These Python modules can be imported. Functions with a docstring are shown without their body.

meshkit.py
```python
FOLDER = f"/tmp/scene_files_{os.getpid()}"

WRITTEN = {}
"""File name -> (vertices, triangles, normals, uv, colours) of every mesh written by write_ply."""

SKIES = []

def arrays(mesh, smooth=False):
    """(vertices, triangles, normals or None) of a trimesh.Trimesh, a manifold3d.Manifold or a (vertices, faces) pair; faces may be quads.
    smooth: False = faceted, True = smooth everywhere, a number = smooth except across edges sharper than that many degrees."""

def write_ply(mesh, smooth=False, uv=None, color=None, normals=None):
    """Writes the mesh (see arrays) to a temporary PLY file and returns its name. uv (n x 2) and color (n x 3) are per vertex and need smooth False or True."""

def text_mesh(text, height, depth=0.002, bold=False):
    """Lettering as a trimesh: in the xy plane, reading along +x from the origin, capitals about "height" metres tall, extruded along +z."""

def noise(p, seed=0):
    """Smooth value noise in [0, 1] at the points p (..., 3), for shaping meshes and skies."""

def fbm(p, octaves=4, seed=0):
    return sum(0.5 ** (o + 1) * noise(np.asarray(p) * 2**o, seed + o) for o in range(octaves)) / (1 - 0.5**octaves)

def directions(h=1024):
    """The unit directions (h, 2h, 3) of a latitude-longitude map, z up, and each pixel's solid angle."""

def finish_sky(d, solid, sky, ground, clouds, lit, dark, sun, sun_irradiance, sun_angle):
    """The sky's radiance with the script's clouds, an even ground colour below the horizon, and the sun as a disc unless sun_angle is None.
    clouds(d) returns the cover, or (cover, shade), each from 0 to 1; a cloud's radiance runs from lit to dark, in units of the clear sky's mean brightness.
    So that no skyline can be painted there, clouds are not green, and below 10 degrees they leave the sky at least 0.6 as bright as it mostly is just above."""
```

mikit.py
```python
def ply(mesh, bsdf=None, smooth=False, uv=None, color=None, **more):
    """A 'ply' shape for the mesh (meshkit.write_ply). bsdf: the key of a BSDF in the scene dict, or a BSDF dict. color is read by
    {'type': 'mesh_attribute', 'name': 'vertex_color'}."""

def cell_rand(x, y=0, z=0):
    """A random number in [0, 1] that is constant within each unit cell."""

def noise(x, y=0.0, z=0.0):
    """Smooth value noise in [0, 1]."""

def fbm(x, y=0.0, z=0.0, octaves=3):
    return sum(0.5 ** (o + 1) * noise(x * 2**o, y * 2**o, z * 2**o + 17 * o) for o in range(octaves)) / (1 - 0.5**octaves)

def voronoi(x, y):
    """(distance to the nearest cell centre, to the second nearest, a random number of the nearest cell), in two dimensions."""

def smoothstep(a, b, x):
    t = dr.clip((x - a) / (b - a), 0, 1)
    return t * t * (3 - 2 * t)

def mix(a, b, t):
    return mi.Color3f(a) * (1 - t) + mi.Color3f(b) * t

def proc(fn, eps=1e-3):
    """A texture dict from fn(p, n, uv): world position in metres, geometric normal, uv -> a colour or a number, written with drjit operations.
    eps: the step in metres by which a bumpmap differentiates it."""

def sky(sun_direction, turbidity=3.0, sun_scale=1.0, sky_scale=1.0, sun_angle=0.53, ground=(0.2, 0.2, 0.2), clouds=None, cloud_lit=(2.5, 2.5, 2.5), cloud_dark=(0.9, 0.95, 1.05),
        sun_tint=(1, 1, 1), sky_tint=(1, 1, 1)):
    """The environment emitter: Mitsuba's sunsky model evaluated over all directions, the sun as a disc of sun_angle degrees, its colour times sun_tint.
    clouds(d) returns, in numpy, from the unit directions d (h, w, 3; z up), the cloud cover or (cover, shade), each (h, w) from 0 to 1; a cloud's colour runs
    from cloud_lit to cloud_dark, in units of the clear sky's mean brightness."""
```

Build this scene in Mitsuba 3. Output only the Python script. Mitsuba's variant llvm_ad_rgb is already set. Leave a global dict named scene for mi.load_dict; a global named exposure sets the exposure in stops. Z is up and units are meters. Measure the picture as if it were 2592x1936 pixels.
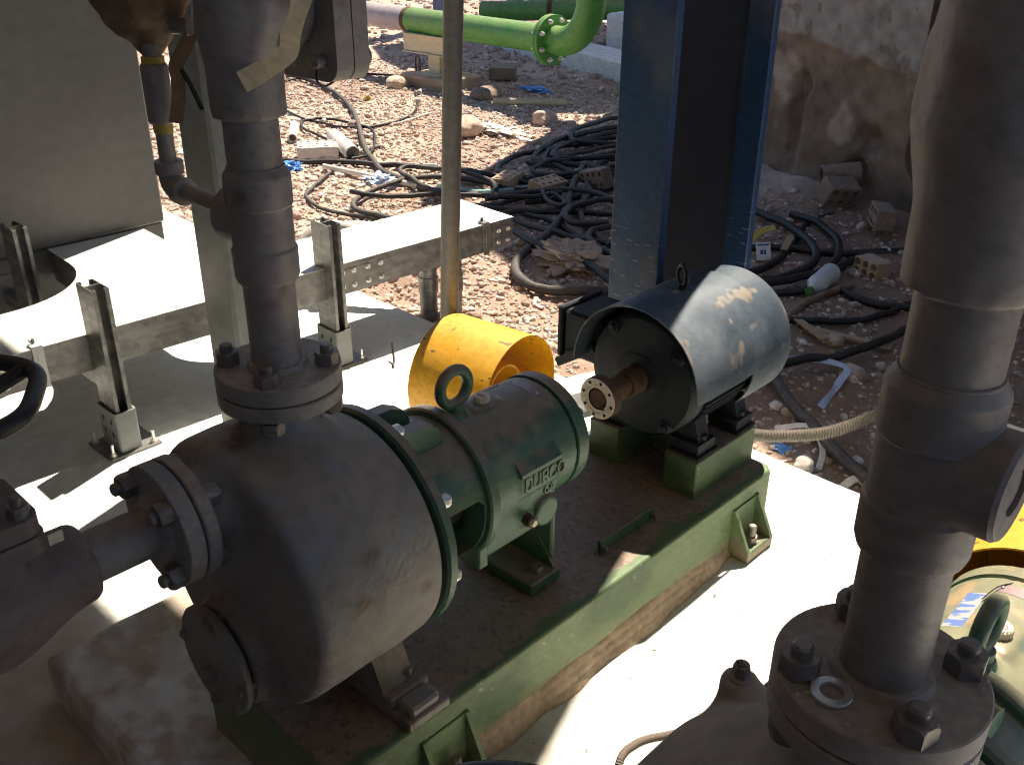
import math, random, numpy as np, trimesh, manifold3d, drjit as dr, mitsuba as mi, mikit, meshkit
from shapely.geometry import Polygon, Point, box as sbox
from shapely import affinity
from mikit import fbm, noise, smoothstep, mix, cell_rand, voronoi
T = mi.ScalarTransform4f
rng = np.random.default_rng(7); random.seed(7)
PI = math.pi
scene, labels = {}, {}

# ---------------------------------------------------------------- camera, light, exposure
EYE = np.array([-.574, -.942, .515])
R_, D_, F_ = [np.array(v) for v in [[0.69276, -0.721144, 0.00586], [-0.322099, -0.31667, -0.892173], [0.645241, 0.616175, -0.451656]]]
scene['camera'] = {'type': 'perspective', 'fov': 2 * math.degrees(math.atan(1296 / 2464.)), 'fov_axis': 'x', 'near_clip': .02, 'far_clip': 800.,
    'to_world': T().look_at(origin=EYE.tolist(), target=(EYE + F_).tolist(), up=(-D_).tolist())}
SUN = (.443, .1557, .883)
exposure = 2.85
scene['daylight'] = mikit.sky(SUN, turbidity=3, ground=(.3, .27, .23), sky_scale=.5, sun_tint=(.96, 1.0, 1.03), sky_tint=(1.0, 1.0, 1.0))

# ---------------------------------------------------------------- materials
def mat(name, fn, rough=.6, metallic=0., spec=.5, bump=None, bscale=.001, **kw):
    b = {'type': 'principled', 'base_color': mikit.proc(fn) if callable(fn) else {'type': 'rgb', 'value': list(fn)}, 'roughness': rough, 'metallic': metallic, 'specular': spec, **kw}
    if bump is not None: b = {'type': 'bumpmap', 'arbitrary': mikit.proc(bump, eps=1e-3), 'scale': bscale, 'nested': b}
    scene[name] = {'type': 'twosided', 'nested': b}
    return name

def dusty(base, dust, amount=.5, sc=9., var=.35, spots=None, rust=None, lo=.45, hi=.95, speck=.13):
    """paint or metal with dust that settles on upward faces, and blotches of its own"""
    base, dust = mi.Color3f(base), mi.Color3f(dust)
    def fn(p, n, uv):
        f = fbm(p.x * sc, p.y * sc, p.z * sc, 3); g = noise(p.x * sc * 9, p.y * sc * 9, p.z * sc * 9)
        c = base * (1 - var + 2 * var * f) * (.82 + .36 * fbm(p.x * sc * .33 + 8, p.y * sc * .33, p.z * sc * .33 + 2, 2)) * (.9 + .2 * g) * (1 - speck * smoothstep(.5, .8, fbm(p.x * 150 + p.y * 60, p.y * 150 - p.z * 70, p.z * 150 + p.x * 50, 2)))
        t = smoothstep(lo, hi, dr.maximum(n.z, 0) * .55 + f * .75 + g * .1) * amount
        c = mix(c, dust * (.8 + .4 * g), t)
        if rust is not None:
            r = smoothstep(.62, .74, fbm(p.x * 14 + 5, p.y * 14, p.z * 14 + 9, 3))
            c = mix(c, mi.Color3f(rust) * (.7 + .6 * g), r * .75)
        if spots is not None:
            s = smoothstep(.80, .86, noise(p.x * 60 + 3, p.y * 60, p.z * 60)) * smoothstep(.5, .6, noise(p.x * 9, p.y * 9 + 4, p.z * 9))
            c = mix(c, mi.Color3f(spots), s)
        return c
    return fn
def grain(sc, k=1.):
    return lambda p, n, uv: fbm(p.x * sc, p.y * sc, p.z * sc, 3) * k

DUST = (.33, .245, .175)
CAST = dusty((.265, .25, .24), (.285, .225, .17), .65, 7, .4, rust=(.17, .105, .055))
def casting(p, n, uv):
    f = fbm(p.x * 16, p.y * 16, p.z * 11 + 3, 4); k = noise(p.x * 190, p.y * 190, p.z * 190)
    m = smoothstep(-.03, -.13, p.y) * smoothstep(-.06, .06, p.x) * smoothstep(-.20, -.30, p.z)
    c = mix(CAST(p, n, uv), mi.Color3f(.17, .105, .05) * (.7 + .6 * k), smoothstep(.46, .64, f) * m * .75)
    sc = smoothstep(.60, .72, fbm(p.x * 150, p.y * 40, p.z * 22, 3)) * smoothstep(.45, .6, noise(p.x * 8, p.y * 8, p.z * 8))
    c = mix(c, mi.Color3f(.36, .34, .31), sc * .35)
    return mix(c, mi.Color3f(.25, .27, .31), smoothstep(.6, .68, fbm(p.x * 20 + 9, p.y * 20, p.z * 20, 3)) * .5)
mat('m_casting', casting, .62, .15, bump=grain(140), bscale=.0012)
mat('m_casting2', dusty((.31, .275, .24), (.38, .31, .24), .85, 7, .2, lo=.25, hi=.8), .7, .1, bump=grain(140), bscale=.001)
mat('m_pipe', dusty((.295, .272, .262), (.28, .225, .175), .6, 10, .35, lo=.4, hi=.85, rust=(.18, .13, .10)), .52, .22, bump=grain(170), bscale=.0006)
mat('m_standpipe', dusty((.25, .24, .23), (.27, .24, .205), .4, 8, .2), .5, .35)
FL = dusty((.29, .275, .265), (.35, .28, .22), .9, 18, .25, lo=.35, hi=.8)
mat('m_flange', FL, .6, .15)
def flange2(p, n, uv):
    c = FL(p, n, uv)
    for x, y, r in ((.038, -.822, .017), (-.058, -.738, .012), (-.066, -.772, .007)):
        d = dr.sqrt(dr.square(p.x - x) + dr.square(p.y - y)); k = fbm(p.x * 260 + p.y * 130, p.y * 420, 2., 3)
        c = mix(c, mi.Color3f(.55, .54, .52), smoothstep(.50, .60, k - .25 * smoothstep(0, r, d)) * smoothstep(r * 1.3, r * .4, d) * smoothstep(.5, .9, n.z))
    return c
mat('m_flange2', flange2, .6, .1)
mat('m_nut', dusty((.24, .22, .21), (.28, .23, .19), .5, 30, .3), .45, .5)
mat('m_bright', dusty((.74, .73, .72), (.5, .4, .3), .2, 40, .15), .38, .75)
mat('m_green', dusty((.066, .145, .095), (.27, .19, .13), .8, 8, .22, lo=.62, hi=.82), .42, 0)
def skidpaint(p, n, uv):
    f = fbm(p.x * 9, p.y * 9, p.z * 9, 4); g = noise(p.x * 130, p.y * 130, p.z * 130); h = fbm(p.x * 34, p.y * 34, p.z * 34, 3)
    c = mix((.13, .195, .095), (.068, .12, .06), smoothstep(.42, .68, f)) * (.85 + .3 * g)
    c = mix(c, mi.Color3f(.30, .225, .15), smoothstep(-.585, -.65, p.z + .05 * (h - .5)) * (.35 + .5 * f) * smoothstep(.5, .1, n.z))
    s = smoothstep(.66, .74, fbm(p.x * 120 + p.z * 90, p.y * 150, p.z * 70, 3)) * smoothstep(.58, .72, noise(p.x * 13, p.y * 13, p.z * 13))
    c = mix(c, mi.Color3f(.36, .39, .30), s * .7)
    edge = smoothstep(.138, .174, dr.abs(p.y + .383 - dr.select(p.y > -.45, .383, -.383)))
    dust = smoothstep(.40, .56, h * .45 + f * .55 + .16 - .30 * edge) * smoothstep(.5, .9, n.z)
    d = mix((.33, .25, .19), (.23, .165, .125), f) * (.75 + .4 * g) * (1 - .35 * smoothstep(.6, .8, fbm(p.x * 120, p.y * 120, 3., 3)))
    return mix(c, d, dust)
mat('m_green_base', skidpaint, .55)
G2 = dusty((.085, .19, .13), (.33, .22, .14), .5, 8, .2, lo=.6, hi=.9)
def green2(p, n, uv):
    c = G2(p, n, uv)
    return mix(c, mi.Color3f(.42, .26, .15), smoothstep(.55, .7, fbm(p.x * 30 + 4, p.y * 30, p.z * 30, 3)) * .5)
mat('m_green2', green2, .4, 0)
mat('m_motor', dusty((.019, .025, .033), (.05, .052, .055), .4, 10, .3), .6, 0, .25)
def shroud(p, n, uv):
    f = fbm(p.x * 8, p.y * 10, p.z * 5, 4); g = noise(p.x * 70, p.y * 70, p.z * 70)
    c = mix((.055, .080, .112), (.155, .185, .22), smoothstep(.3, .75, f))
    s = smoothstep(.60, .72, fbm(p.x * 26 + 2, p.y * 30, p.z * 11 + 4, 3))
    c = mix(c, mi.Color3f(.40, .33, .25), s * .55)
    return c * (.9 + .2 * g) * (1 - .13 * smoothstep(.5, .8, fbm(p.x * 150 + p.y * 60, p.y * 150 - p.z * 70, p.z * 150 + p.x * 50, 2)))
mat('m_shroud', shroud, .5, .1)
mat('m_rust', dusty((.085, .045, .028), (.15, .085, .05), .5, 40, .5), .8, .1)
mat('m_hub', dusty((.62, .56, .46), (.2, .14, .09), .6, 50, .35), .5, .2)
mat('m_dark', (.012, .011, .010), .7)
YEL = dusty((.70, .36, .012), (.50, .30, .08), .45, 9, .2, spots=None)
def yellow(p, n, uv):
    k = smoothstep(.80, .86, noise(p.x * 75 + 2, p.y * 75 + p.z * 30, p.z * 130)) * smoothstep(.45, .6, noise(p.x * 14, p.y * 14, p.z * 14))
    return mix(YEL(p, n, uv), mi.Color3f(.13, .085, .05), k * .85)
mat('m_yellow', yellow, .45)
def galv(p, n, uv):
    f = fbm(p.x * 30, p.y * 30, p.z * 30, 3); a, b, w = voronoi(p.x * 55 + p.z * 23, p.z * 55 + p.y * 31)
    k = fbm(p.x * 9 + 3, p.y * 9, p.z * 60, 3)
    c = mix((.11, .112, .112), (.30, .30, .295), f * .5 + w * .35 + smoothstep(.45, .7, k) * .25)
    return mix(c, mi.Color3f(.22, .18, .14), smoothstep(.55, .8, fbm(p.x * 7, p.y * 7, p.z * 7, 3)) * .35)
mat('m_galv', galv, .42, .45)
mat('m_traycover', (.62, .62, .60), .5, .15)
mat('m_cabinet', dusty((.148, .147, .146), (.155, .145, .132), .3, 4, .1, speck=0), .4, 0)
mat('m_post', dusty((.195, .21, .208), (.21, .2, .18), .3, 5, .1, speck=0), .5, 0)
def concrete(p, n, uv):
    f = fbm(p.x * 5, p.y * 5, p.z * 5, 4); g = fbm(p.x * 38, p.y * 38, p.z * 38, 3)
    near = smoothstep(.34, .10, p.x)
    c = mix(mi.Color3f(.68, .69, .665), mix((.66, .665, .63), (.40, .335, .265), near), smoothstep(.35, .7, f))
    c = mix(c, mi.Color3f(.52, .51, .47), smoothstep(.55, .66, fbm(p.x * 30, p.y * 30, p.z * 20, 3)) * near * .6)
    r = smoothstep(.42, .70, fbm(p.x * 30 + 7, p.y * 26 + 1, p.z * 18, 4))
    c = mix(c, mi.Color3f(.36, .255, .165), r * (.10 + .55 * near))
    return c * (.8 + .4 * g)
mat('m_concrete', concrete, .9, bump=grain(60), bscale=.003)
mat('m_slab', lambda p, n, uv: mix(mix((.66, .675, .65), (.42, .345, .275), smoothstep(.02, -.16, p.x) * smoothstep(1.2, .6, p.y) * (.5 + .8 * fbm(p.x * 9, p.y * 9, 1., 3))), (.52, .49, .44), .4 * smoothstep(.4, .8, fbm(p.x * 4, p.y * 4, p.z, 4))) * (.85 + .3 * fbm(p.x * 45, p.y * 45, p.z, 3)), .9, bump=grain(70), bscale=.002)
def soil(p, n, uv):
    f = fbm(p.x * 1.6, p.y * 1.6, p.z, 4); g = fbm(p.x * 30, p.y * 30, p.z * 30, 3); h = noise(p.x * 160, p.y * 160, p.z * 90)
    c = mix((.29, .195, .15), (.45, .345, .285), smoothstep(.3, .7, f))
    dug_shade = smoothstep(.1, -.5, p.y - .42 * p.x + .2 + .3 * (f - .5)) * smoothstep(1.35, 1.6, p.x)  # browner dug soil, with the wall's shade also put into its colour
    c = mix(c, mi.Color3f(.19, .125, .085), dug_shade * .8)
    return c * (.65 + .45 * g + .3 * h)
mat('m_soil', soil, .95, bump=grain(90), bscale=.006)
mat('m_stone', lambda p, n, uv: mix(mix((.45, .375, .33), (.31, .22, .17), cell_rand(p.x * 24, p.y * 24, 0.)), (.62, .58, .53), smoothstep(.7, .9, cell_rand(p.x * 31 + 4, p.y * 31, 3.))) * (.75 + .5 * noise(p.x * 90, p.y * 90, p.z * 90)), .9)
mat('m_rock', dusty((.44, .35, .27), (.55, .45, .35), .5, 12, .3), .9, bump=grain(60), bscale=.004)
def plaster(p, n, uv):
    f = fbm(p.x * 3, p.y * 3, p.z * 3, 4); g = fbm(p.x * 16, p.y * 16, p.z * 16, 4)
    edge = -.08 - .07 * (1.3 - p.y) + .10 * (fbm(p.y * 5, p.z * 2, 3., 4) - .5)
    up = smoothstep(-.012, .012, p.z - edge)
    c = mix(mix((.18, .145, .115), (.12, .095, .075), smoothstep(.35, .7, f)), (.225, .22, .212), up)
    pale = smoothstep(.54, .66, fbm(p.y * 5 + 3, p.z * 5 + 2, 1.7, 4)) * (1 - up)
    c = mix(c, mi.Color3f(.30, .265, .22), pale * .8)
    dk = smoothstep(.6, .74, fbm(p.y * 7 + 9, p.z * 5 + 6, 4.1, 4))
    c = mix(c, mi.Color3f(.07, .055, .045), dk * .6)
    c = mix(c, mi.Color3f(.13, .10, .08), smoothstep(.58, .72, fbm(p.y * 24, p.z * 18, 7., 4)) * .6)
    return c * (.55 + .9 * g)
mat('m_plaster', plaster, .95, bump=grain(34), bscale=.012)
def bluepaint(p, n, uv):
    f = fbm(p.x * 6, p.y * 6, p.z * 3, 4); g = noise(p.x * 90, p.y * 90, p.z * 90)
    c = mi.Color3f(.030, .072, .165) * (.85 + .3 * g)
    t = smoothstep(.48, .75, f) * smoothstep(.3, -.9, n.x)
    c = mix(c, mi.Color3f(.20, .20, .185), t * .65)
    s = smoothstep(.80, .84, noise(p.x * 40, p.y * 40 + p.z * 30, p.z * 170)) * smoothstep(.5, .6, noise(p.z * 5, p.y * 4, 3.))
    return mix(c, mi.Color3f(.30, .32, .34), s * .5)
mat('m_blue', bluepaint, .45)
mat('m_webblack', dusty((.009, .011, .016), (.03, .028, .026), .3, 9, .2), .6)  # near-black colour for the column web alone
mat('m_greenpipe', dusty((.07, .26, .05), (.22, .25, .12), .55, 5, .15, lo=.4), .45)
mat('m_greypipe', dusty((.36, .33, .36), (.42, .35, .27), .4, 6, .15), .55, .1)
mat('m_cream', dusty((.56, .50, .33), (.42, .33, .22), .5, 7, .15), .6)
mat('m_cable', dusty((.014, .014, .016), (.08, .07, .06), .3, 10, .3, lo=.55, hi=1.0), .5)
mat('m_cable_dusty', dusty((.036, .034, .035), (.13, .115, .10), .5, 10, .3, lo=.45, hi=.9), .7)
mat('m_cable_brown', dusty((.17, .105, .07), (.28, .2, .14), .7, 12, .3), .8)
mat('m_turquoise', (.24, .42, .40), .7)
mat('m_white_plastic', dusty((.66, .64, .60), (.45, .36, .27), .4, 9, .1), .5)
mat('m_green_hose', (.05, .20, .05), .5)
mat('m_brick', dusty((.42, .30, .19), (.45, .35, .26), .6, 14, .2), .95, bump=grain(120), bscale=.002)
mat('m_brick_grey', dusty((.21, .165, .135), (.3, .23, .18), .5, 14, .2), .95)
mat('m_cloth', dusty((.60, .55, .50), (.34, .22, .15), .8, 22, .2, lo=.4, hi=.8), .9)
mat('m_wood', lambda p, n, uv: mix((.46, .34, .21), (.32, .22, .13), fbm(p.x * 40, p.y * 12, p.z * 40, 3)), .8)
mat('m_ribbon', (.50, .60, .74), .35)
mat('m_bluebag', (.10, .28, .62), .4)
mat('m_card', (.80, .80, .82), .6)
mat('m_ink', (.06, .09, .30), .6)
mat('m_red', (.30, .05, .08), .6)
mat('m_plate', dusty((.31, .225, .27), (.3, .22, .18), .4, 60, .3), .4, .3)
mat('m_platelong', dusty((.22, .17, .20), (.3, .22, .18), .4, 60, .3), .4, .3)
mat('m_plateblue', lambda p, n, uv: mix((.42, .42, .44), (.09, .18, .50), smoothstep(.5, .58, fbm(p.x * 150, p.y * 60, p.z * 60, 3)) * .85), .35, .2)
mat('m_cap', dusty((.74, .66, .49), (.5, .38, .25), .3, 60, .15), .5)
mat('m_tape', dusty((.56, .46, .29), (.42, .33, .22), .25, 14, .1), .7)
mat('m_tapeyellow', (.50, .40, .08), .5)
mat('m_wrap', dusty((.19, .125, .08), (.27, .19, .135), .6, 11, .35), .75, bump=grain(45), bscale=.006)
mat('m_suction', dusty((.205, .16, .15), (.24, .19, .155), .5, 9, .25), .6, .1, bump=grain(150), bscale=.001)
mat('m_black', (.015, .015, .017), .45)
mat('m_conduit', dusty((.22, .205, .18), (.3, .25, .2), .5, 30, .2), .5, .3)
mat('m_hose', dusty((.16, .125, .11), (.2, .16, .13), .4, 60, .4), .7)
mat('m_roof', (.30, .29, .27), .6)
mat('m_blocker', (.16, .145, .13), .9)
scene['m_bottle'] = {'type': 'twosided', 'nested': {'type': 'principled', 'base_color': {'type': 'rgb', 'value': [.62, .63, .62]}, 'roughness': .2, 'specular': .6}}

# ---------------------------------------------------------------- scene bookkeeping
used = set()
def num(k):
    if k not in used: used.add(k); return k
    i = 1
    while f'{k}_{i:03d}' in used: i += 1
    k = f'{k}_{i:03d}'; used.add(k); return k
def tag(k, label=None, cat=None, group=None, kind=None):
    d = labels.setdefault(k, {})
    for a, b in (('label', label), ('category', cat), ('group', group), ('kind', kind)):
        if b: d[a] = b
def thing(name, label, cat, group=None):
    k = num(name); tag(k, label, cat, group); return k
def put(parent, name, mesh, m, smooth=35, label=None, **kw):
    k = num(f'{parent}__{name}' if parent else name)
    scene[k] = mikit.ply(mesh, m, smooth, **kw)
    if label: tag(k, label)
    return k
def solo(name, mesh, m, label, cat, group=None, smooth=35, kind=None):
    k = put(None, name, mesh, m, smooth); tag(k, label, cat, group, kind); return k
def dup(root, loc, label, cat=None, group=None, rename=None, skip=(), swap=None, rot=0):
    r = num(rename or root.rstrip('0123456789').rstrip('_')); tag(r, label, cat or labels[root]['category'], group or labels[root].get('group'))
    M = T().translate(list(loc)).rotate([0, 0, 1], rot)
    for k in [k for k in scene if k == root or k.startswith(root + '__')]:
        s = k[len(root):]
        if any(s.startswith('__' + q) for q in skip): continue
        d = dict(scene[k]); d['to_world'] = M @ T(d['to_world']) if 'to_world' in d else M
        if swap and d['bsdf']['id'] in swap: d['bsdf'] = {'type': 'ref', 'id': swap[d['bsdf']['id']]}
        scene[r + s] = d; used.add(r + s)
        if k in labels and k != root: labels[r + s] = dict(labels[k])
    return r

# ---------------------------------------------------------------- mesh helpers
def unit(v): v = np.asarray(v, float); return v / np.linalg.norm(v)
def frame(d):
    d = unit(d); a = np.array([0, 0, 1.]) if abs(d[2]) < .9 else np.array([1., 0, 0])
    u = unit(np.cross(a, d)); return u, np.cross(d, u), d
def cat(*ms):
    ms = [m for g in ms for m in (g if isinstance(g, (list, tuple)) else [g])]
    return trimesh.util.concatenate([tm(m) for m in ms])
def tm(m):
    if isinstance(m, manifold3d.Manifold):
        q = m.to_mesh(); return trimesh.Trimesh(q.vert_properties[:, :3], q.tri_verts, process=False)
    return m
def mf(m):
    if isinstance(m, manifold3d.Manifold): return m
    m = m.copy(); m.merge_vertices()
    return manifold3d.Manifold(manifold3d.Mesh(np.asarray(m.vertices, np.float32), np.asarray(m.faces, np.uint32)))
def rev(prof, o=(0, 0, 0), d=(0, 0, 1), n=40, ph=0., ang=2 * PI):
    """turns the profile [(t, r)...] about the axis o + t d"""
    u, v, d = frame(d); o = np.asarray(o, float); full = ang > 2 * PI - 1e-6
    th = ph + np.arange(n if full else n + 1) * ang / n
    V, rows = [], []
    for t, r in prof:
        if r < 1e-9: rows.append([len(V)]); V.append(o + d * t)
        else:
            rows.append(list(range(len(V), len(V) + len(th)))); V += [o + d * t + r * (math.cos(a) * u + math.sin(a) * v) for a in th]
    F = []
    for a, b in zip(rows, rows[1:]):
        m = len(th) if full else n
        for i in range(m):
            j = (i + 1) % len(th)
            if len(a) == 1 and len(b) == 1: continue
            if len(a) == 1: F.append((a[0], b[j], b[i]))
            elif len(b) == 1: F.append((a[i], a[j], b[0]))
            else: F += [(a[i], a[j], b[j]), (a[i], b[j], b[i])]
    return trimesh.Trimesh(V, F, process=False)
def cyl(o, d, r, l, c=.0012, n=32, ph=0.):
    c = min(c, l * .3, r * .3)
    return rev([(0, 0), (0, r - c), (c, r), (l - c, r), (l, r - c), (l, 0)], o, d, n, ph)
def ring(o, d, r0, r1, l, c=.001, n=40):
    return rev([(0, r0), (0, r1 - c), (c, r1), (l - c, r1), (l, r1 - c), (l, r0), (0, r0)], o, d, n)
def hexa(o, d, af, h, ph=0.):
    r = af / 2 / math.cos(PI / 6)
    m = mf(rev([(0, 0), (0, r), (h, r), (h, 0)], o, d, 6, ph)) ^ mf(rev([(0, 0), (0, r * 1.2), (h * .72, r * 1.04), (h, r * .88), (h, 0)], o, d, 24))
    return tm(m)
def bolt(o, d, r, l, af=None, h=None, ph=0.):
    """nut with the stud standing out of it"""
    af = af or 2.9 * r; h = h or 1.7 * r
    return cat(hexa(o, d, af, h, ph), rev([(h * .5, 0), (h * .5, r), (l - r * .25, r), (l, r * .75), (l, 0)], o, d, 16))
def box(x0, x1, y0, y1, z0, z1, c=.002):
    p = []
    c = min(c, (x1 - x0) * .3, (y1 - y0) * .3, (z1 - z0) * .3)
    for sx, x in ((1, x0), (-1, x1)):
        for sy, y in ((1, y0), (-1, y1)):
            for sz, z in ((1, z0), (-1, z1)):
                p += [(x + sx * c, y + sy * c, z), (x + sx * c, y, z + sz * c), (x, y + sy * c, z + sz * c)]
    return trimesh.convex.convex_hull(np.array(p))
def hull(*pts): return trimesh.convex.convex_hull(np.array(pts, float))
def move(m, loc=(0, 0, 0), rot=0, axis=(0, 0, 1), about=(0, 0, 0)):
    m = tm(m).copy()
    if rot: m.apply_transform(trimesh.transformations.rotation_matrix(math.radians(rot), axis, about))
    m.apply_translation(loc); return m
def spl(P, k=6):
    P = np.asarray(P, float); Q = np.vstack([2 * P[0] - P[1], P, 2 * P[-1] - P[-2]]); out = []
    for i in range(1, len(Q) - 2):
        for t in np.arange(k) / k:
            a, b, c, d = Q[i - 1:i + 3]
            out.append(.5 * (2 * b + (c - a) * t + (2 * a - 5 * b + 4 * c - d) * t * t + (3 * b - a - 3 * c + d) * t ** 3))
    return np.array(out + [P[-1]])
def tube(P, r, n=10, caps=True, closed=False):
    P = np.asarray(P, float); m = len(P); r = np.broadcast_to(r, (m,))
    t = np.roll(P, -1, 0) - np.roll(P, 1, 0) if closed else np.gradient(P, axis=0)
    t /= np.linalg.norm(t, axis=1, keepdims=True)
    u = frame(t[0])[0]; V = []
    for i in range(m):
        u = unit(u - t[i] * (u @ t[i])); v = np.cross(t[i], u)
        a = np.arange(n) * 2 * PI / n
        V.append(P[i] + r[i] * (np.cos(a)[:, None] * u + np.sin(a)[:, None] * v))
    V = np.vstack(V); F = []
    for i in range(m if closed else m - 1):
        for j in range(n):
            a, b = i * n + j, i * n + (j + 1) % n; c, d = ((i + 1) % m) * n + j, ((i + 1) % m) * n + (j + 1) % n
            F += [(a, b, d), (a, d, c)]
    if caps and not closed:
        V = np.vstack([V, P[0], P[-1]]); k = m * n
        for j in range(n): F += [(k, (j + 1) % n, j), (k + 1, (m - 1) * n + j, (m - 1) * n + (j + 1) % n)]
    return trimesh.Trimesh(V, F, process=False)
def prism(poly, o, u, v, l, c=0):
    """the shapely polygon drawn in the axes u, v from o, pushed by l along u x v"""
    m = trimesh.util.concatenate([trimesh.creation.extrude_polygon(g, l, engine='earcut') for g in getattr(poly, 'geoms', [poly]) if g.area > 1e-9]); u, v = unit(u), unit(v); w = np.cross(u, v)
    V = np.asarray(m.vertices); m.vertices = np.asarray(o, float) + V[:, :1] * u + V[:, 1:2] * v + V[:, 2:] * w
    return m
def nets(f, lo, hi, h):
    """surface nets of the distance field f(x, y, z) (negative inside)"""
    lo, hi = np.asarray(lo, float), np.asarray(hi, float); N = np.ceil((hi - lo) / h).astype(int) + 1
    g = np.stack(np.meshgrid(*[lo[k] + h * np.arange(N[k]) for k in range(3)], indexing='ij'), -1)
    D = f(g[..., 0], g[..., 1], g[..., 2]); S = D < 0
    num_, tot = np.zeros(tuple(N - 1) + (3,)), np.zeros(tuple(N - 1))
    cs = [(a, b, c) for a in (0, 1) for b in (0, 1) for c in (0, 1)]
    sub = lambda A, c: A[c[0]:N[0] - 1 + c[0], c[1]:N[1] - 1 + c[1], c[2]:N[2] - 1 + c[2]]
    for c in cs:
        for k in range(3):
            if c[k]: continue
            e = tuple(c[i] + (i == k) for i in range(3))
            a, b = sub(D, c), sub(D, e); x = (a < 0) != (b < 0)
            t = np.where(x, a / np.where(x, a - b, 1), 0)
            P = np.array(c, float) + t[..., None] * np.eye(3)[k]
            num_ += np.where(x[..., None], P, 0); tot += x
    on = tot > 0; idx = -np.ones(tuple(N - 1), int); idx[on] = np.arange(on.sum())
    base = np.stack(np.nonzero(on), -1); V = lo + h * (base + num_[on] / tot[on][:, None]); F = []
    for k in range(3):
        i, j = (k + 1) % 3, (k + 2) % 3
        a, b = [slice(1, -1)] * 3, [slice(1, -1)] * 3; a[k], b[k] = slice(0, -1), slice(1, None)
        A, B = S[tuple(a)], S[tuple(b)]; x = np.stack(np.nonzero(A != B), -1)
        if not len(x): continue
        inside = A[A != B]; o = np.ones(3, int); o[k] = 0; x = x + o
        q = []
        for di, dj in ((1, 1), (0, 1), (0, 0), (1, 0)):
            y = x.copy(); y[:, i] -= di; y[:, j] -= dj; q.append(idx[y[:, 0], y[:, 1], y[:, 2]])
        q = np.stack(q, 1); q = np.where(inside[:, None], q, q[:, ::-1]); F.append(q[(q >= 0).all(1)])
    F = np.vstack(F); m = trimesh.Trimesh(V, np.vstack([F[:, [0, 1, 2]], F[:, [0, 2, 3]]]), process=False)
    return trimesh.smoothing.filter_taubin(m, iterations=6)
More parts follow.
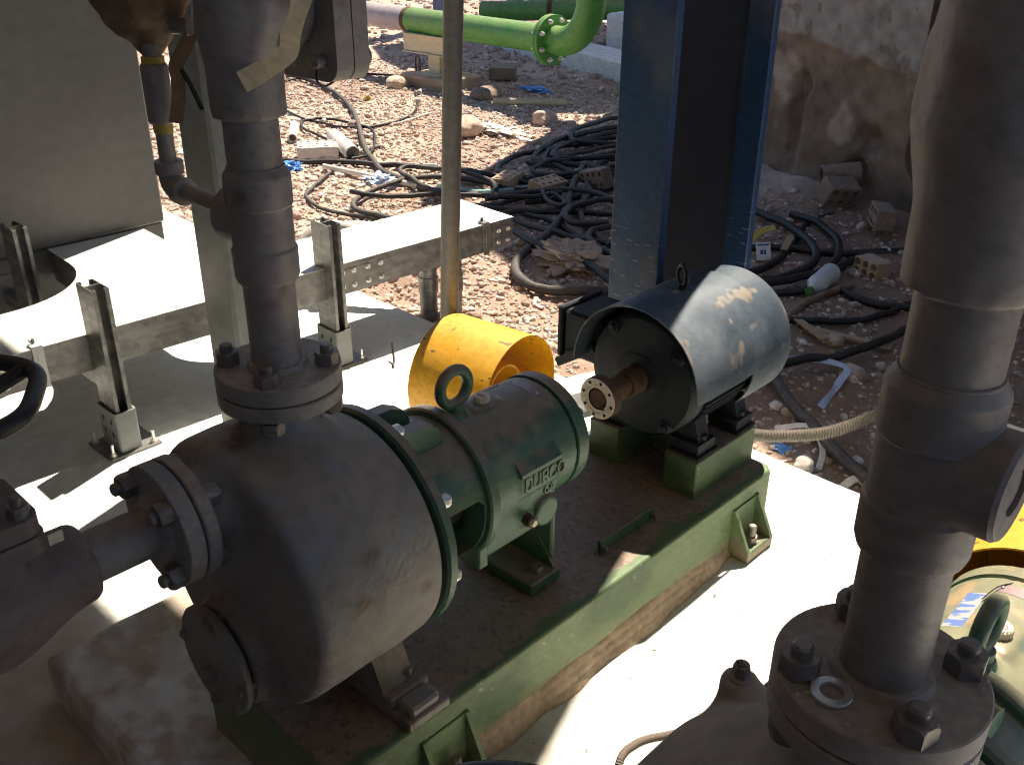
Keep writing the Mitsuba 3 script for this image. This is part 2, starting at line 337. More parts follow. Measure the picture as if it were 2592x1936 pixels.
def smin(a, b, k):
    h = np.clip(.5 + .5 * (b - a) / k, 0, 1); return b + (a - b) * h - k * h * (1 - h)
def smax(a, b, k): return -smin(-a, -b, k)
def sd_cyl(x, y, z, ax, o, r, t0, t1, k=.004):
    c = [x - o[0], y - o[1], z - o[2]]; t = [x, y, z][ax]; q = [c[i] for i in range(3) if i != ax]
    return smax(np.hypot(*q) - r, np.maximum(t0 - t, t - t1), k)
def sd_box(x, y, z, b, k=.004):
    q = [np.maximum(lo - v, v - hi) for v, lo, hi in zip((x, y, z), b[::2], b[1::2])]
    return smax(smax(q[0], q[1], k), q[2], k)
def jag(m, a, f, seed=0):
    m = tm(m).copy(); V = np.asarray(m.vertices); m.merge_vertices(); V = np.asarray(m.vertices)
    m.vertices = V + np.asarray(m.vertex_normals) * ((meshkit.fbm(V * f, 3, seed) - .5) * 2 * a)[:, None]; return m
def curved(x0, x1, a0, a1, r, t=.0014):
    th = np.linspace(a0, a1, 14); o = []
    for rr in (r, r + t): o.append(np.stack([0 * th, rr * np.cos(th), -.287 + rr * np.sin(th)], -1))
    sec = Polygon([(v[1], v[2]) for v in o[0]] + [(v[1], v[2]) for v in o[1][::-1]]); return prism(sec, (x0, 0, 0), (0, 1, 0), (0, 0, 1), x1 - x0)

mat('m_grout', lambda p, n, uv: mix((.40, .32, .24), (.26, .195, .14), fbm(p.x * 22, p.y * 22, p.z * 22, 4)) * (.75 + .5 * noise(p.x * 120, p.y * 120, p.z * 120)), .95, bump=grain(80), bscale=.003)
CABLES = [
  ('K', 'thick dusty grey cable curling away from the valve neck into the loops', 0.016, 'm_cable_dusty', [[3.872,5.753,-0.772],[3.818,5.341,-0.772],[3.655,4.835,-0.772],[3.392,4.315,-0.772],[3.156,3.952,-0.772],[2.772,3.392,-0.772],[2.635,3.153,-0.772],[2.532,2.945,-0.772],[2.51,2.815,-0.772],[2.506,2.724,-0.772]]),
  ('K', 'thin black cable lying in one wide ring behind the valve body', 0.008, 'm_cable', [[3.173,5.34,-0.784],[3.409,5.454,-0.784],[3.622,5.518,-0.784],[3.995,5.59,-0.784],[4.226,5.492,-0.784],[4.426,5.299,-0.784],[4.385,4.942,-0.784],[4.105,4.493,-0.784],[3.686,4.026,-0.784],[3.374,3.854,-0.784],[3.151,3.85,-0.784],[3.015,3.985,-0.784],[3.008,4.346,-0.784],[3.158,4.877,-0.784],[3.175,5.094,-0.784]]),
  ('K', 'small thin cable ring lying inside the bend of the thick grey cable', 0.008, 'm_cable', [[2.765,3.453,-0.774],[2.748,3.63,-0.774],[2.765,3.823,-0.774],[2.8,4.008,-0.774],[2.908,4.181,-0.774],[3.022,4.197,-0.774],[3.099,4.056,-0.774],[3.124,3.873,-0.774],[3.059,3.678,-0.774],[2.874,3.438,-0.774],[2.69,3.271,-0.774],[2.56,3.242,-0.774]]),
  ('K', 'long black cable running almost straight behind the stainless stand pipe', 0.014, 'm_cable', [[2.254,3.524,-0.777],[2.377,3.378,-0.777],[2.544,3.188,-0.777],[2.659,3.003,-0.777],[2.788,2.807,-0.777],[2.846,2.659,-0.777],[2.875,2.488,-0.777],[2.975,2.335,-0.777]]),
  ('K', 'grey cable arching from the thin ring down to the tray cover', 0.009, 'm_cable_dusty', [[2.879,3.403,-0.785],[2.727,3.371,-0.785],[2.529,3.272,-0.785],[2.289,3.104,-0.785],[2.083,2.961,-0.785],[2.001,2.869,-0.785],[1.95,2.72,-0.785],[1.957,2.599,-0.785],[1.987,2.468,-0.785],[2.017,2.347,-0.785]]),
  ('K', 'grey cable bent back in a wide hairpin just behind the tray cover', 0.013, 'm_cable_dusty', [[2.032,2.229,-0.769],[2.026,2.356,-0.769],[2.008,2.441,-0.769],[2.029,2.54,-0.769],[2.099,2.621,-0.769],[2.229,2.687,-0.769],[2.401,2.722,-0.769],[2.536,2.732,-0.769],[2.653,2.647,-0.769],[2.742,2.495,-0.769],[2.745,2.319,-0.769]]),
  ('K', 'grey cable with a narrow pointed loop just left of the stand pipe', 0.012, 'm_cable_dusty', [[2.651,2.247,-0.752],[2.731,2.356,-0.752],[2.765,2.487,-0.752],[2.758,2.613,-0.752],[2.713,2.712,-0.752],[2.685,2.785,-0.752],[2.63,2.873,-0.752],[2.558,2.844,-0.752],[2.501,2.708,-0.752],[2.454,2.551,-0.752],[2.441,2.447,-0.752],[2.481,2.359,-0.752]]),
  ('K', 'black cable with a cut end lying straight across the grey hairpin', 0.012, 'm_cable', [[2.147,2.714,-0.756],[2.175,2.619,-0.756],[2.286,2.5,-0.756],[2.426,2.397,-0.756],[2.481,2.313,-0.756],[2.701,2.066,-0.756],[2.838,2.005,-0.756]]),
  ('K', 'short grey cable end curling behind the stand pipe under the turquoise rope', 0.012, 'm_cable_dusty', [[2.501,2.659,-0.784],[2.483,2.577,-0.784],[2.506,2.486,-0.784],[2.558,2.414,-0.784],[2.63,2.352,-0.784]]),
  ('K', 'uppermost black cable of the big coil beside the blue column', 0.013, 'm_cable', [[4.509,2.745,-0.756],[4.286,2.865,-0.756],[4.029,2.848,-0.756],[3.876,2.817,-0.756],[3.753,2.735,-0.756],[3.696,2.61,-0.756],[3.758,2.441,-0.756],[3.937,2.318,-0.756]]),
  ('K', 'black coil cable with a sunlit bend nearest the open gravel', 0.015, 'm_cable', [[4.37,2.639,-0.773],[4.146,2.751,-0.773],[3.892,2.777,-0.773],[3.716,2.778,-0.773],[3.505,2.714,-0.773],[3.339,2.634,-0.773],[3.262,2.551,-0.773],[3.275,2.455,-0.773],[3.325,2.335,-0.773],[3.352,2.115,-0.773],[3.449,1.952,-0.773]]),
  ('K', 'second sunlit black turn inside the big cable coil', 0.014, 'm_cable', [[4.098,2.437,-0.763],[3.912,2.565,-0.763],[3.681,2.64,-0.763],[3.49,2.63,-0.763],[3.349,2.567,-0.763],[3.271,2.485,-0.763],[3.299,2.41,-0.763],[3.497,2.357,-0.763],[3.763,2.295,-0.763]]),
  ('K', 'black coil cable bowing farthest left towards the stand pipe', 0.013, 'm_cable', [[3.772,2.584,-0.773],[3.586,2.661,-0.773],[3.417,2.684,-0.773],[3.256,2.692,-0.773],[3.094,2.647,-0.773],[2.992,2.575,-0.773],[2.941,2.491,-0.773],[2.948,2.398,-0.773],[3.056,2.259,-0.773],[3.17,2.166,-0.773],[3.397,2.115,-0.773]]),
  ('K', 'straight black cable slanting across the middle of the big coil', 0.013, 'm_cable', [[4.129,2.459,-0.783],[3.849,2.513,-0.783],[3.56,2.535,-0.783],[3.345,2.548,-0.783],[3.207,2.565,-0.783]]),
  ('K', 'grey cable rising from the coil middle to its right rim', 0.014, 'm_cable_dusty', [[3.197,2.548,-0.776],[3.246,2.429,-0.776],[3.225,2.29,-0.776],[3.179,2.171,-0.776],[3.071,2.029,-0.776],[2.979,1.944,-0.776],[2.769,1.859,-0.776],[2.627,1.914,-0.776],[2.525,1.99,-0.776],[2.42,2.036,-0.776]]),
  ('K', 'thick dusty cable swinging from the coil down round to the column foot', 0.018, 'm_cable_dusty', [[3.312,2.273,-0.774],[3.085,2.13,-0.774],[2.843,1.959,-0.774],[2.638,1.81,-0.774],[2.416,1.696,-0.774],[2.209,1.612,-0.774],[2.069,1.55,-0.774],[1.985,1.489,-0.774],[1.919,1.404,-0.774],[1.895,1.311,-0.774],[1.93,1.203,-0.774],[2.009,1.124,-0.774],[2.105,1.055,-0.774]]),
  ('K', 'thin black cable crossing the coil low and almost level', 0.012, 'm_cable', [[2.465,2.21,-0.784],[2.503,2.111,-0.784],[2.595,1.957,-0.784],[2.708,1.818,-0.784],[2.828,1.664,-0.784]]),
  ('K', 'dusty cable slanting down from the tray end to the coil bottom', 0.013, 'm_cable_dusty', [[2.444,2.01,-0.775],[2.437,1.925,-0.775],[2.421,1.82,-0.775],[2.418,1.698,-0.775],[2.427,1.556,-0.775],[2.491,1.397,-0.775]]),
  ('K', 'short sunlit cable piece pointing at the tray end corner', 0.012, 'm_cable_dusty', [[2.456,2.175,-0.784],[2.57,2.159,-0.784],[2.666,2.155,-0.784],[2.798,2.145,-0.784]]),
  ('K', 'small dusty cable loop in the middle of the coil', 0.01, 'm_cable_dusty', [[2.817,2.109,-0.754],[2.734,2.012,-0.754],[2.679,1.913,-0.754],[2.678,1.86,-0.754],[2.745,1.9,-0.754],[2.788,1.986,-0.754],[2.775,2.036,-0.754]]),
  ('K', 'black cable passing under the crumpled sack toward the column', 0.014, 'm_cable', [[2.274,1.798,-0.753],[2.206,1.61,-0.753],[2.183,1.461,-0.753],[2.191,1.356,-0.753],[2.096,1.121,-0.753],[2.059,0.985,-0.753]]),
  ('K', 'short thick grey cable stub near the right rim of the coil', 0.016, 'm_cable_dusty', [[3.015,2.006,-0.78],[2.858,1.879,-0.78],[2.682,1.75,-0.78],[2.545,1.568,-0.78],[2.466,1.406,-0.78]]),
  ('K', 'black cable emerging right of the blue column and hooking back', 0.017, 'm_cable', [[3.135,1.202,-0.751],[3.138,1.134,-0.751],[3.06,0.938,-0.751],[2.96,0.794,-0.751],[2.842,0.691,-0.751],[2.712,0.658,-0.751],[2.54,0.682,-0.751],[2.42,0.74,-0.751]]),
  ('K', 'dusty black cable crossing in front of the perforated grey brick', 0.016, 'm_cable', [[3.314,0.857,-0.78],[3.183,0.912,-0.78],[2.896,0.84,-0.78],[2.701,0.815,-0.78],[2.551,0.835,-0.78]]),
  ('K', 'outermost black turn of the cable bundle right of the blue column', 0.015, 'm_cable', [[3.187,0.999,-0.753],[3.144,0.849,-0.753],[3.044,0.718,-0.753],[2.901,0.628,-0.753],[2.75,0.598,-0.753],[2.596,0.634,-0.753],[2.401,0.712,-0.753]]),
  ('K', 'level black cable running right from the blue column past the card', 0.014, 'm_cable', [[2.795,1.006,-0.775],[2.837,0.949,-0.775],[2.905,0.846,-0.775],[2.929,0.689,-0.775],[3.013,0.551,-0.775],[3.136,0.414,-0.775]]),
  ('K', 'black cable rising from the bottle toward the perforated bricks', 0.014, 'm_cable', [[2.764,0.58,-0.782],[2.818,0.58,-0.782],[2.96,0.58,-0.782],[3.025,0.515,-0.782],[3.076,0.387,-0.782]]),
  ('K', 'short black cable lying left of the plastic bottle', 0.013, 'm_cable', [[2.435,0.664,-0.783],[2.473,0.647,-0.783],[2.524,0.613,-0.783],[2.578,0.569,-0.783]]),
  ('K', 'black cable running from the bottle to the right-hand riser pipe', 0.014, 'm_cable', [[2.655,0.487,-0.782],[2.626,0.424,-0.782],[2.618,0.336,-0.782],[2.653,0.189,-0.782]]),
  ('K', 'brown muddy cable with a white clip beside the bottle', 0.014, 'm_cable_brown', [[2.219,0.482,-0.782],[2.308,0.498,-0.782],[2.475,0.523,-0.782],[2.628,0.498,-0.782],[2.724,0.48,-0.782]]),
  ('K', 'dusty grey cable running down toward the concrete edge behind the motor', 0.017, 'm_cable_dusty', [[1.911,0.347,-0.768],[1.811,0.258,-0.768],[1.712,0.148,-0.768],[1.636,0.052,-0.768],[1.589,-0.013,-0.768],[1.536,-0.095,-0.768],[1.492,-0.18,-0.768]]),
  ('K', 'black cable with pale tape curving from the motor toward the riser pipe', 0.014, 'm_cable', [[1.918,0.305,-0.76],[2.001,0.272,-0.76],[2.066,0.227,-0.76],[2.131,0.202,-0.76],[2.267,0.169,-0.76],[2.47,0.142,-0.76]]),
  ('K', 'level black cable on shaded soil at motor height', 0.012, 'm_cable', [[2.275,0.499,-0.784],[2.334,0.421,-0.784],[2.449,0.323,-0.784],[2.56,0.274,-0.784],[2.726,0.234,-0.784]]),
  ('R', 'turquoise rope lying across the grey and black cables', 0.011, 'm_turquoise', [[2.574,2.572,-0.785],[2.614,2.462,-0.785],[2.66,2.356,-0.785],[2.752,2.285,-0.785],[2.898,2.248,-0.785],[3.1,2.234,-0.785],[3.299,2.277,-0.785]]),
  ('W', 'white plastic cord trailing from the boulder to the thin ring', 0.006, 'm_white_plastic', [[3.782,3.9,-0.79],[3.693,3.917,-0.79],[3.523,3.877,-0.79],[3.361,3.839,-0.79],[3.216,3.855,-0.79]]),
  ('G', 'thin green hose arching over the rubble by the concrete kerb', 0.008, 'm_green_hose', [[5.771,4.623,-0.788],[6.084,4.763,-0.788],[6.328,4.744,-0.788],[6.284,4.509,-0.788],[5.97,4.153,-0.788],[5.551,3.79,-0.788],[5.031,3.408,-0.788]]),
  ('K', 'topmost inner turn of the coil, just under its uppermost cable', 0.014, 'm_cable', [[4.199,2.514,-0.756],[4.016,2.606,-0.756],[3.773,2.645,-0.756],[3.567,2.631,-0.756],[3.404,2.559,-0.756],[3.33,2.46,-0.756],[3.391,2.351,-0.756],[3.539,2.229,-0.756]]),
  ('K', 'wide inner turn crossing behind the two buff perforated bricks', 0.012, 'm_cable_dusty', [[3.853,2.255,-0.754],[3.728,2.379,-0.754],[3.548,2.428,-0.754],[3.335,2.442,-0.754],[3.149,2.414,-0.754],[3.031,2.375,-0.754],[3.024,2.273,-0.754],[3.174,2.167,-0.754],[3.4,2.119,-0.754]]),
  ('K', 'black cable running level just above the turquoise rope end', 0.012, 'm_cable', [[2.897,2.399,-0.784],[2.93,2.293,-0.784],[3.041,2.182,-0.784],[3.21,2.118,-0.784],[3.397,2.063,-0.784]]),
  ('K', 'long black cable sagging under the turquoise rope to the coil rim', 0.012, 'm_cable', [[2.763,2.377,-0.784],[2.805,2.256,-0.784],[2.959,2.162,-0.784],[3.139,2.085,-0.784],[3.272,2.015,-0.784]]),
  ('K', 'dusty cable rising gently across the coil below the brown brick on edge', 0.012, 'm_cable', [[3.246,1.896,-0.784],[3.119,1.943,-0.784],[2.934,1.963,-0.784],[2.791,2.012,-0.784],[2.684,2.09,-0.784]]),
  ('K', 'black cable hooking back at the lower right of the coil', 0.014, 'm_cable_dusty', [[2.962,1.726,-0.751],[2.847,1.796,-0.751],[2.698,1.812,-0.751],[2.561,1.739,-0.751],[2.532,1.647,-0.751],[2.637,1.558,-0.751]]),
  ('K', 'short hooked cable at the right rim of the coil, above the turquoise rope', 0.014, 'm_cable_dusty', [[3.673,2.224,-0.779],[3.514,2.261,-0.779],[3.364,2.247,-0.779],[3.238,2.194,-0.779],[3.178,2.092,-0.779],[3.176,1.94,-0.779]]),
  ('K', 'black cable slanting down to the column just above the crumpled sack', 0.012, 'm_cable', [[2.539,1.954,-0.784],[2.548,1.819,-0.784],[2.504,1.665,-0.784],[2.442,1.504,-0.784],[2.406,1.33,-0.784]]),
  ('K', 'small S-shaped cable bend touching the column above the sack', 0.014, 'm_cable_dusty', [[2.659,1.446,-0.761],[2.615,1.529,-0.761],[2.519,1.548,-0.761],[2.427,1.492,-0.761],[2.365,1.379,-0.761],[2.328,1.249,-0.761]]),
  ('K', 'black cable dipping across the lower coil from the tray end to the column', 0.014, 'm_cable_dusty', [[2.528,2.195,-0.758],[2.653,2.163,-0.758],[2.795,2.117,-0.758],[2.912,2.02,-0.758],[2.956,1.861,-0.758],[2.882,1.663,-0.758]]),
]

# ================================================================ the setting
G = -.80                                     # gravel level; the slab is at -.75, the pump plinth at -.65
W0, WD = np.array([3.65, 1.36]), unit([-.24, -.67]); WN = np.array([WD[1], -WD[0]])   # wall line, its direction, its face towards the yard
def ground_z(x, y):
    P = np.stack([np.asarray(x, float), np.asarray(y, float), 0 * np.asarray(x, float)], -1)
    z = G + .05 * (meshkit.fbm(P * 1.1, 3, 2) - .5) + .022 * (meshkit.fbm(P * 7, 3, 5) - .5) + .016 * (meshkit.fbm(P * 19, 2, 9) - .5)
    s = (P[..., 0] - W0[0]) * WN[0] + (P[..., 1] - W0[1]) * WN[1]
    a = (P[..., 0] - W0[0]) * WD[0] + (P[..., 1] - W0[1]) * WD[1]
    z = z + .12 * np.clip(1 - np.abs(s) / .8, 0, 1) ** 1.5 * np.clip((a + .9) / .5, 0, 1)
    z = z - .13 * np.exp(-((P[..., 0] - 1.62) ** 2 + (P[..., 1] - 1.75) ** 2) / .03)
    z = z - .03 * ((P[..., 0] < 1.4) & (P[..., 1] < 4))
    return z
gx = np.concatenate([-np.geomspace(120, 1.2, 26), np.arange(-1, 1.3, .1), np.arange(1.3, 7, .024), 7 + np.geomspace(.03, 120, 44)])
gy = np.concatenate([-np.geomspace(120, 1.2, 26), np.arange(-1, 6.5, .026), 6.5 + np.geomspace(.03, 120, 44)])
X, Y = np.meshgrid(gx, gy, indexing='ij'); nx, ny = X.shape
q = np.arange(nx * ny).reshape(nx, ny)
quads = np.stack([q[:-1, :-1], q[1:, :-1], q[1:, 1:], q[:-1, 1:]], -1).reshape(-1, 4)
put(None, 'ground', (np.stack([X, Y, ground_z(X, Y)], -1).reshape(-1, 3), quads), 'm_soil', True); tag('ground', kind='structure')
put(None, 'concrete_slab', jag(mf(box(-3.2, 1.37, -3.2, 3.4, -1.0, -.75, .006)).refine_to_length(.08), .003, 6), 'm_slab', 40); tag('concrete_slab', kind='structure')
plp = [(-.207, .507), (1.25, .507), (1.25, -1.6), (-.207, -1.6)]
pl = Polygon(plp).buffer(-.012).buffer(.012)
def ramp(poly, z0, z1, c): # a block of convex plan with a rounded top edge
    P = []
    for t in np.linspace(0, PI / 2, 7):
        P += [(x, y, z1 - c * (1 - math.sin(t))) for x, y in poly.buffer(-c * (1 - math.cos(t))).exterior.coords]
    return mf(hull(*(P + [(x, y, z0) for x, y in poly.exterior.coords])))
put(None, 'plinth', jag(ramp(pl, -.749, -.65, .02).refine_to_length(.04), .003, 9, 3), 'm_concrete', 60); tag('plinth', kind='structure')

# gravel: stones strewn over the yard
def pebbles(xy, size, sub, seed):
    r = np.random.default_rng(seed); base = [jag(trimesh.creation.icosphere(sub, 1.), .34, 1.1, k) for k in range(9)]; V, F, n = [], [], 0
    z = ground_z(xy[:, 0], xy[:, 1])
    for i in range(len(xy)):
        b = base[i % 9]; s = size[i] * np.array([1, r.uniform(.6, 1), r.uniform(.45, .75)]); a = r.uniform(0, 2 * PI); c, d = math.cos(a), math.sin(a)
        v = np.asarray(b.vertices) * s; v = v @ np.array([[c, d, 0], [-d, c, 0], [0, 0, 1]])
        V.append(v + [xy[i, 0], xy[i, 1], z[i] + s[2] * .35]); F.append(np.asarray(b.faces) + n); n += len(v)
    return trimesh.Trimesh(np.vstack(V), np.vstack(F), process=False)
def strew(n, x0, x1, y0, y1, seed, pw=1.):
    r = np.random.default_rng(seed); P = np.stack([x0 + (x1 - x0) * r.random(n) ** pw, r.uniform(y0, y1, n)], -1)
    d = P - EYE[:2]; a = np.degrees(np.arctan2(d[:, 1], d[:, 0])); return P[(a > 6) & (a < 82) & (P[:, 0] > 1.39) & ~((np.abs((P - W0) @ WN) < .12) & (((P - W0) @ WD) > -.5))]
cut = lambda P, k, s: P[(P[:, 1] - .35 * P[:, 0] > .3) | (np.random.default_rng(s).random(len(P)) < k)]   # fewer stones on the dug soil before the wall
fine, mid, big = strew(64000, 1.4, 5.2, -1, 6, 1, 1.25), strew(9000, 1.4, 8, -1, 8.5, 2, 1.1), strew(900, 1.4, 7.5, -1, 8, 3)
fine = cut(fine, .45, 4)
mid, big = cut(mid[::3], .5, 1), cut(big[::2], .2, 2)
far = strew(5000, 5, 14, 2, 14, 6)
st = cat(pebbles(fine, np.exp(rng.normal(math.log(.0068), .5, len(fine))), 0, 11), pebbles(mid, np.exp(rng.normal(math.log(.0145), .35, len(mid))), 1, 12),
         pebbles(big, np.exp(rng.normal(math.log(.025), .25, len(big))), 1, 13), pebbles(far, np.exp(rng.normal(math.log(.03), .4, len(far))), 0, 14))
solo('gravel', st, 'm_stone', 'pale rounded gravel and pebbles strewn over the brown soil', 'gravel', smooth=60, kind='stuff')

# the stained wall at the right and a roof slab added to shade the yard
def wall_mesh():
    s, z = np.arange(-.52, 3.6, .022), np.arange(-.95, 2.9, .024)
    S, Z = np.meshgrid(s, z, indexing='ij'); P = np.stack([W0[0] + S * WD[0], W0[1] + S * WD[1], Z], -1)
    e = -.08 - .07 * (1.3 - P[..., 1]) + .10 * (meshkit.fbm(np.stack([P[..., 1] * 5, Z * 2, 0 * Z + 3], -1), 4) - .5)
    off = -.016 * np.clip((e - Z) / .015, 0, 1) + .03 * (meshkit.fbm(P * 6, 4, 3) - .5) * (.3 + .7 * (Z < e))
    for sx, zz, rx, rz, dp in ((.09, -.42, .035, .23, .04), (.50, -.55, .05, .035, .07), (.56, -.43, .11, .05, .035), (.1, -.27, .05, .05, .05), (.35, -.62, .2, .05, .03)):
        off = off - dp * np.exp(-(((S - sx) / rx) ** 2 + ((Z - zz) / rz) ** 2) ** 2) * (.5 + meshkit.fbm(P * 22, 3, 8))
    P[..., 0] += off * WN[0]; P[..., 1] += off * WN[1]
    q = np.arange(S.size).reshape(S.shape)
    front = trimesh.Trimesh(P.reshape(-1, 3), np.vstack([np.stack([q[:-1, :-1], q[1:, :-1], q[1:, 1:]], -1).reshape(-1, 3), np.stack([q[:-1, :-1], q[1:, 1:], q[:-1, 1:]], -1).reshape(-1, 3)]), process=False)
    c = [W0 + WD * -.518, W0 + WD * 3.59]; b = [(p - WN * k) for k in (.06, .3) for p in c]
    return cat(front, hull(*[(p[0], p[1], z_) for p in b for z_ in (-.95, 2.89)]))
w = thing('plastered_wall', 'stained concrete wall with flaking plaster behind the right-hand riser pipe', 'wall')
put(w, 'masonry', wall_mesh(), 'm_plaster', 45)
shade_slab = [W0 + WD * 3.7 + WN * .02, np.array([8.2, -2.]), np.array([8.2, 3.85]), np.array([5.96, 3.67]), np.array([5.25, 3.46]), np.array([4.53, 2.91]), np.array([4.2, 2.86])]   # unseen slab, outlined so that its shadow falls over the yard
put(w, 'roof', prism(Polygon([(p[0], p[1]) for p in shade_slab]), (0, 0, 2.9), (1, 0, 0), (0, 1, 0), .18), 'm_roof', False)

# the steel shelter overhead, out of the frame: its edge shades the pumps
sh = thing('shelter_roof', 'steel shelter roof over the pump skids', 'roof')
ph = thing('ambient_blocker', 'dark walls added behind the camera to lower the ambient light', 'wall')  # unseen walls added to keep sky light off the pumps
put(ph, 'back_blocker', box(-3.6, -3.45, -3.8, 4.4, -.9, 2.6, .01), 'm_blocker', False); put(ph, 'side_blocker', box(-3.449, 2.4, -3.8, -3.65, -.9, .5, .01), 'm_blocker', False)
put(sh, 'deck', box(-3.4, 1.285, -3.6, 4.2, 1.88, 1.90, .002), 'm_roof', False)
for yy in (-3.2, -1.1, 1.0, 3.2): put(sh, 'beam', box(-3.3, 1.2, yy - .05, yy + .05, 1.70, 1.878, .004), 'm_galv', False)
for xx, yy in ((-3.2, -3.2), (-3.2, 3.2), (.9, -3.2)): put(sh, 'leg', box(xx - .05, xx + .05, yy - .05, yy + .05, -.749, 1.70, .004), 'm_galv', False)

# ================================================================ pump
def casing_sdf(x, y, z):
    cz = np.interp(x, [-.12, 0, .117], [-.268, -.265, -.287]); R = np.interp(x, [-.12, -.085, -.05, 0, .05, .117], [.184, .185, .186, .185, .179, .1665])
    d = smax(np.hypot(y, z - cz) - R, np.maximum(-.103 - x, x - .117), .022)
    d = smin(d, sd_cyl(x, y, z, 0, (0, 0, -.379), .074, -.128, .0), .022)
    d = smin(d, sd_cyl(x, y, z, 0, (0, 0, -.149), .046, -.143, .0), .03)
    d = smin(d, sd_cyl(x, y, z, 2, (0, 0, 0), .044, -.2, -.030), .035)
    d = smin(d, sd_cyl(x, y, z, 2, (.043, .129, 0), .0175, -.2, -.1215, .004), .018)
    d = smax(d, -sd_cyl(x, y, z, 0, (0, 0, -.379), .058, -.2, -.115, .004), .004)
    return smax(d, x - .1165, .002)
def housing_sdf(x, y, z):
    r = np.hypot(y, z + .287)
    d = np.maximum(r - np.interp(x, [.25, .48], [.1015, .0975]), np.maximum(.255 - x, x - .462))
    d = smin(d, sd_box(x, y, z, (.262, .420, -.0905, .0905, -.390, -.262), .009), .010)
    d = smin(d, sd_box(x, y, z, (.33, .41, -.101, -.06, -.304, -.262), .005), .010)
    d = smin(d, sd_cyl(x, y, z, 1, (.392, 0, -.360), .0265, -.1, -.05), .004)
    d = smin(d, sd_cyl(x, y, z, 1, (.348, 0, -.356), .013, -.094, -.05), .004)
    d = smin(d, sd_box(x, y, z, (.318, .372, -.02, .02, -.25, -.183), .008), .012)
    d = smin(d, sd_cyl(x, y, z, 2, (.289, 0, 0), .017, -.25, -.176), .008)
    return d
def build_pump():
    p = thing('centrifugal_pump', 'dusty grey and green pump beside the dark electric motor in the middle of the photo', 'pump')
    put(p, 'casing', nets(casing_sdf, (-.16, -.21, -.48), (.13, .21, -.015), .0052), 'm_casting', 60)
    put(p, 'suction_flange', cat(ring((-.160, 0, -.149), (1, 0, 0), .026, .076, .017, .0018, 56)), 'm_flange')
    put(p, 'discharge_flange', ring((0, 0, -.044), (0, 0, 1), .026, .076, .019, .0018, 56), 'm_flange')
    # clean-out cover held by studs
    cv = put(p, 'cleanout_cover', cat(cyl((-.146, 0, -.379), (1, 0, 0), .0775, .013, .003, 56), cyl((-.135, 0, -.379), (1, 0, 0), .056, .03)), 'm_casting', 40)
    for k in range(4):
        a = PI / 2 + .1 + k * PI / 2; o = (-.146, .066 * math.cos(a), -.379 + .066 * math.sin(a))
        put(cv, 'stud', cat(bolt(o, (-1, 0, 0), .004, .007, .0125, .005, a), cyl((o[0] - .001, o[1], o[2]), (1, 0, 0), .005, .036)), 'm_casting', 30)
    put(cv, 'clamp_screw', cat(hexa((-.146, .006, -.400), (-1, 0, 0), .019, .010, .2), cyl((-.154, .006, -.400), (-1, 0, 0), .006, .006)), 'm_casting', 30)
    ft = put(p, 'casing_foot', cat(hull(*[(x, y, z) for x in (.03, .085) for y, z in ((-.05, -.42), (-.09, -.40), (-.125, -.478), (-.03, -.478))]), box(.03, .10, -.14, .06, -.494, -.476, .003), box(.04, .092, -.172, -.139, -.500, -.480, .004), box(.03, .105, -.178, .07, -.5095, -.4945, .002)), 'm_casting', 30)
    put(ft, 'bolt', cat(cyl((.078, -.115, -.477), (0, 0, 1), .0155, .003), hexa((.078, -.115, -.4755), (0, 0, 1), .018, .0125), ), 'm_nut', 30)
    # green adapter with its ring and cage
    put(p, 'adapter_ring', ring((.119, 0, -.287), (1, 0, 0), .09, .1685, .019, .004, 72), 'm_green', 40)
    cage = mf(rev([(.135, .078), (.135, .1135), (.15, .110), (.262, .111), (.262, .078), (.135, .078)], (0, 0, -.287), (1, 0, 0), 56))
    for y0 in (-1, 1):
        cage = cage - mf(box(.144, .242, min(0, y0 * .2), max(0, y0 * .2), -.372, -.262, .010))
    cage = cage - mf(box(.146, .222, -.024, .024, -.25, -.1, .008))
    put(p, 'dark_core', cyl((.136, 0, -.287), (1, 0, 0), .066, .112), 'm_dark')  # black core added so the cage openings look dark
    put(p, 'adapter_cage', cage, 'm_green', 40)
    for y0 in (-.036, .036):
        put(p, 'cage_rib', hull(*[(x, y0 + s * .011, z) for s in (-1, 1) for x, z in ((.13, -.185), (.13, -.145), (.19, -.147), (.212, -.157), (.222, -.174), (.222, -.185))]), 'm_green', 40)
    for k in range(8):
        a = -PI / 2 + .25 + k * PI / 4; c, s = math.cos(a), math.sin(a)
        put(p, 'ring_bolt', cat(cyl((.137, .15 * c, -.287 + .15 * s), (1, 0, 0), .0105, .0025), hexa((.139, .15 * c, -.287 + .15 * s), (1, 0, 0), .019, .014, a), cyl((.148, .15 * c, -.287 + .15 * s), (1, 0, 0), .006, .010)), 'm_bright', 30)
    # bearing housing
    fl = mf(cyl((.246, 0, -.287), (1, 0, 0), .1215, .021, .003, 64)) + mf(box(.2462, .2668, -.093, .093, -.402, -.287, .003))
    put(p, 'housing_flange', fl, 'm_green', 40)
    bh = put(p, 'bearing_housing', nets(housing_sdf, (.245, -.115, -.40), (.475, .115, -.165), .0036), 'm_green', 60)
    def letters(t, h, x, z):
        m = meshkit.text_mesh(t, h, .0045, True); V = np.asarray(m.vertices); m.vertices = np.stack([x + V[:, 0] * .82, -.1002 - V[:, 2], z + V[:, 1]], -1); return m
    put(bh, 'cast_lettering', cat(letters('DURCO', .023, .3325, -.2975), move(letters('64', .018, .384, -.327), (0, .0072, 0))), 'm_green', False, 'raised cast letters reading DURCO and 64')
    put(bh, 'ledge', hull(*[(x, y, z) for x in (.324, .414) for y, z in ((-.085, -.240), (-.107, -.262), (-.107, -.269), (-.08, -.272))]), 'm_green', 25)
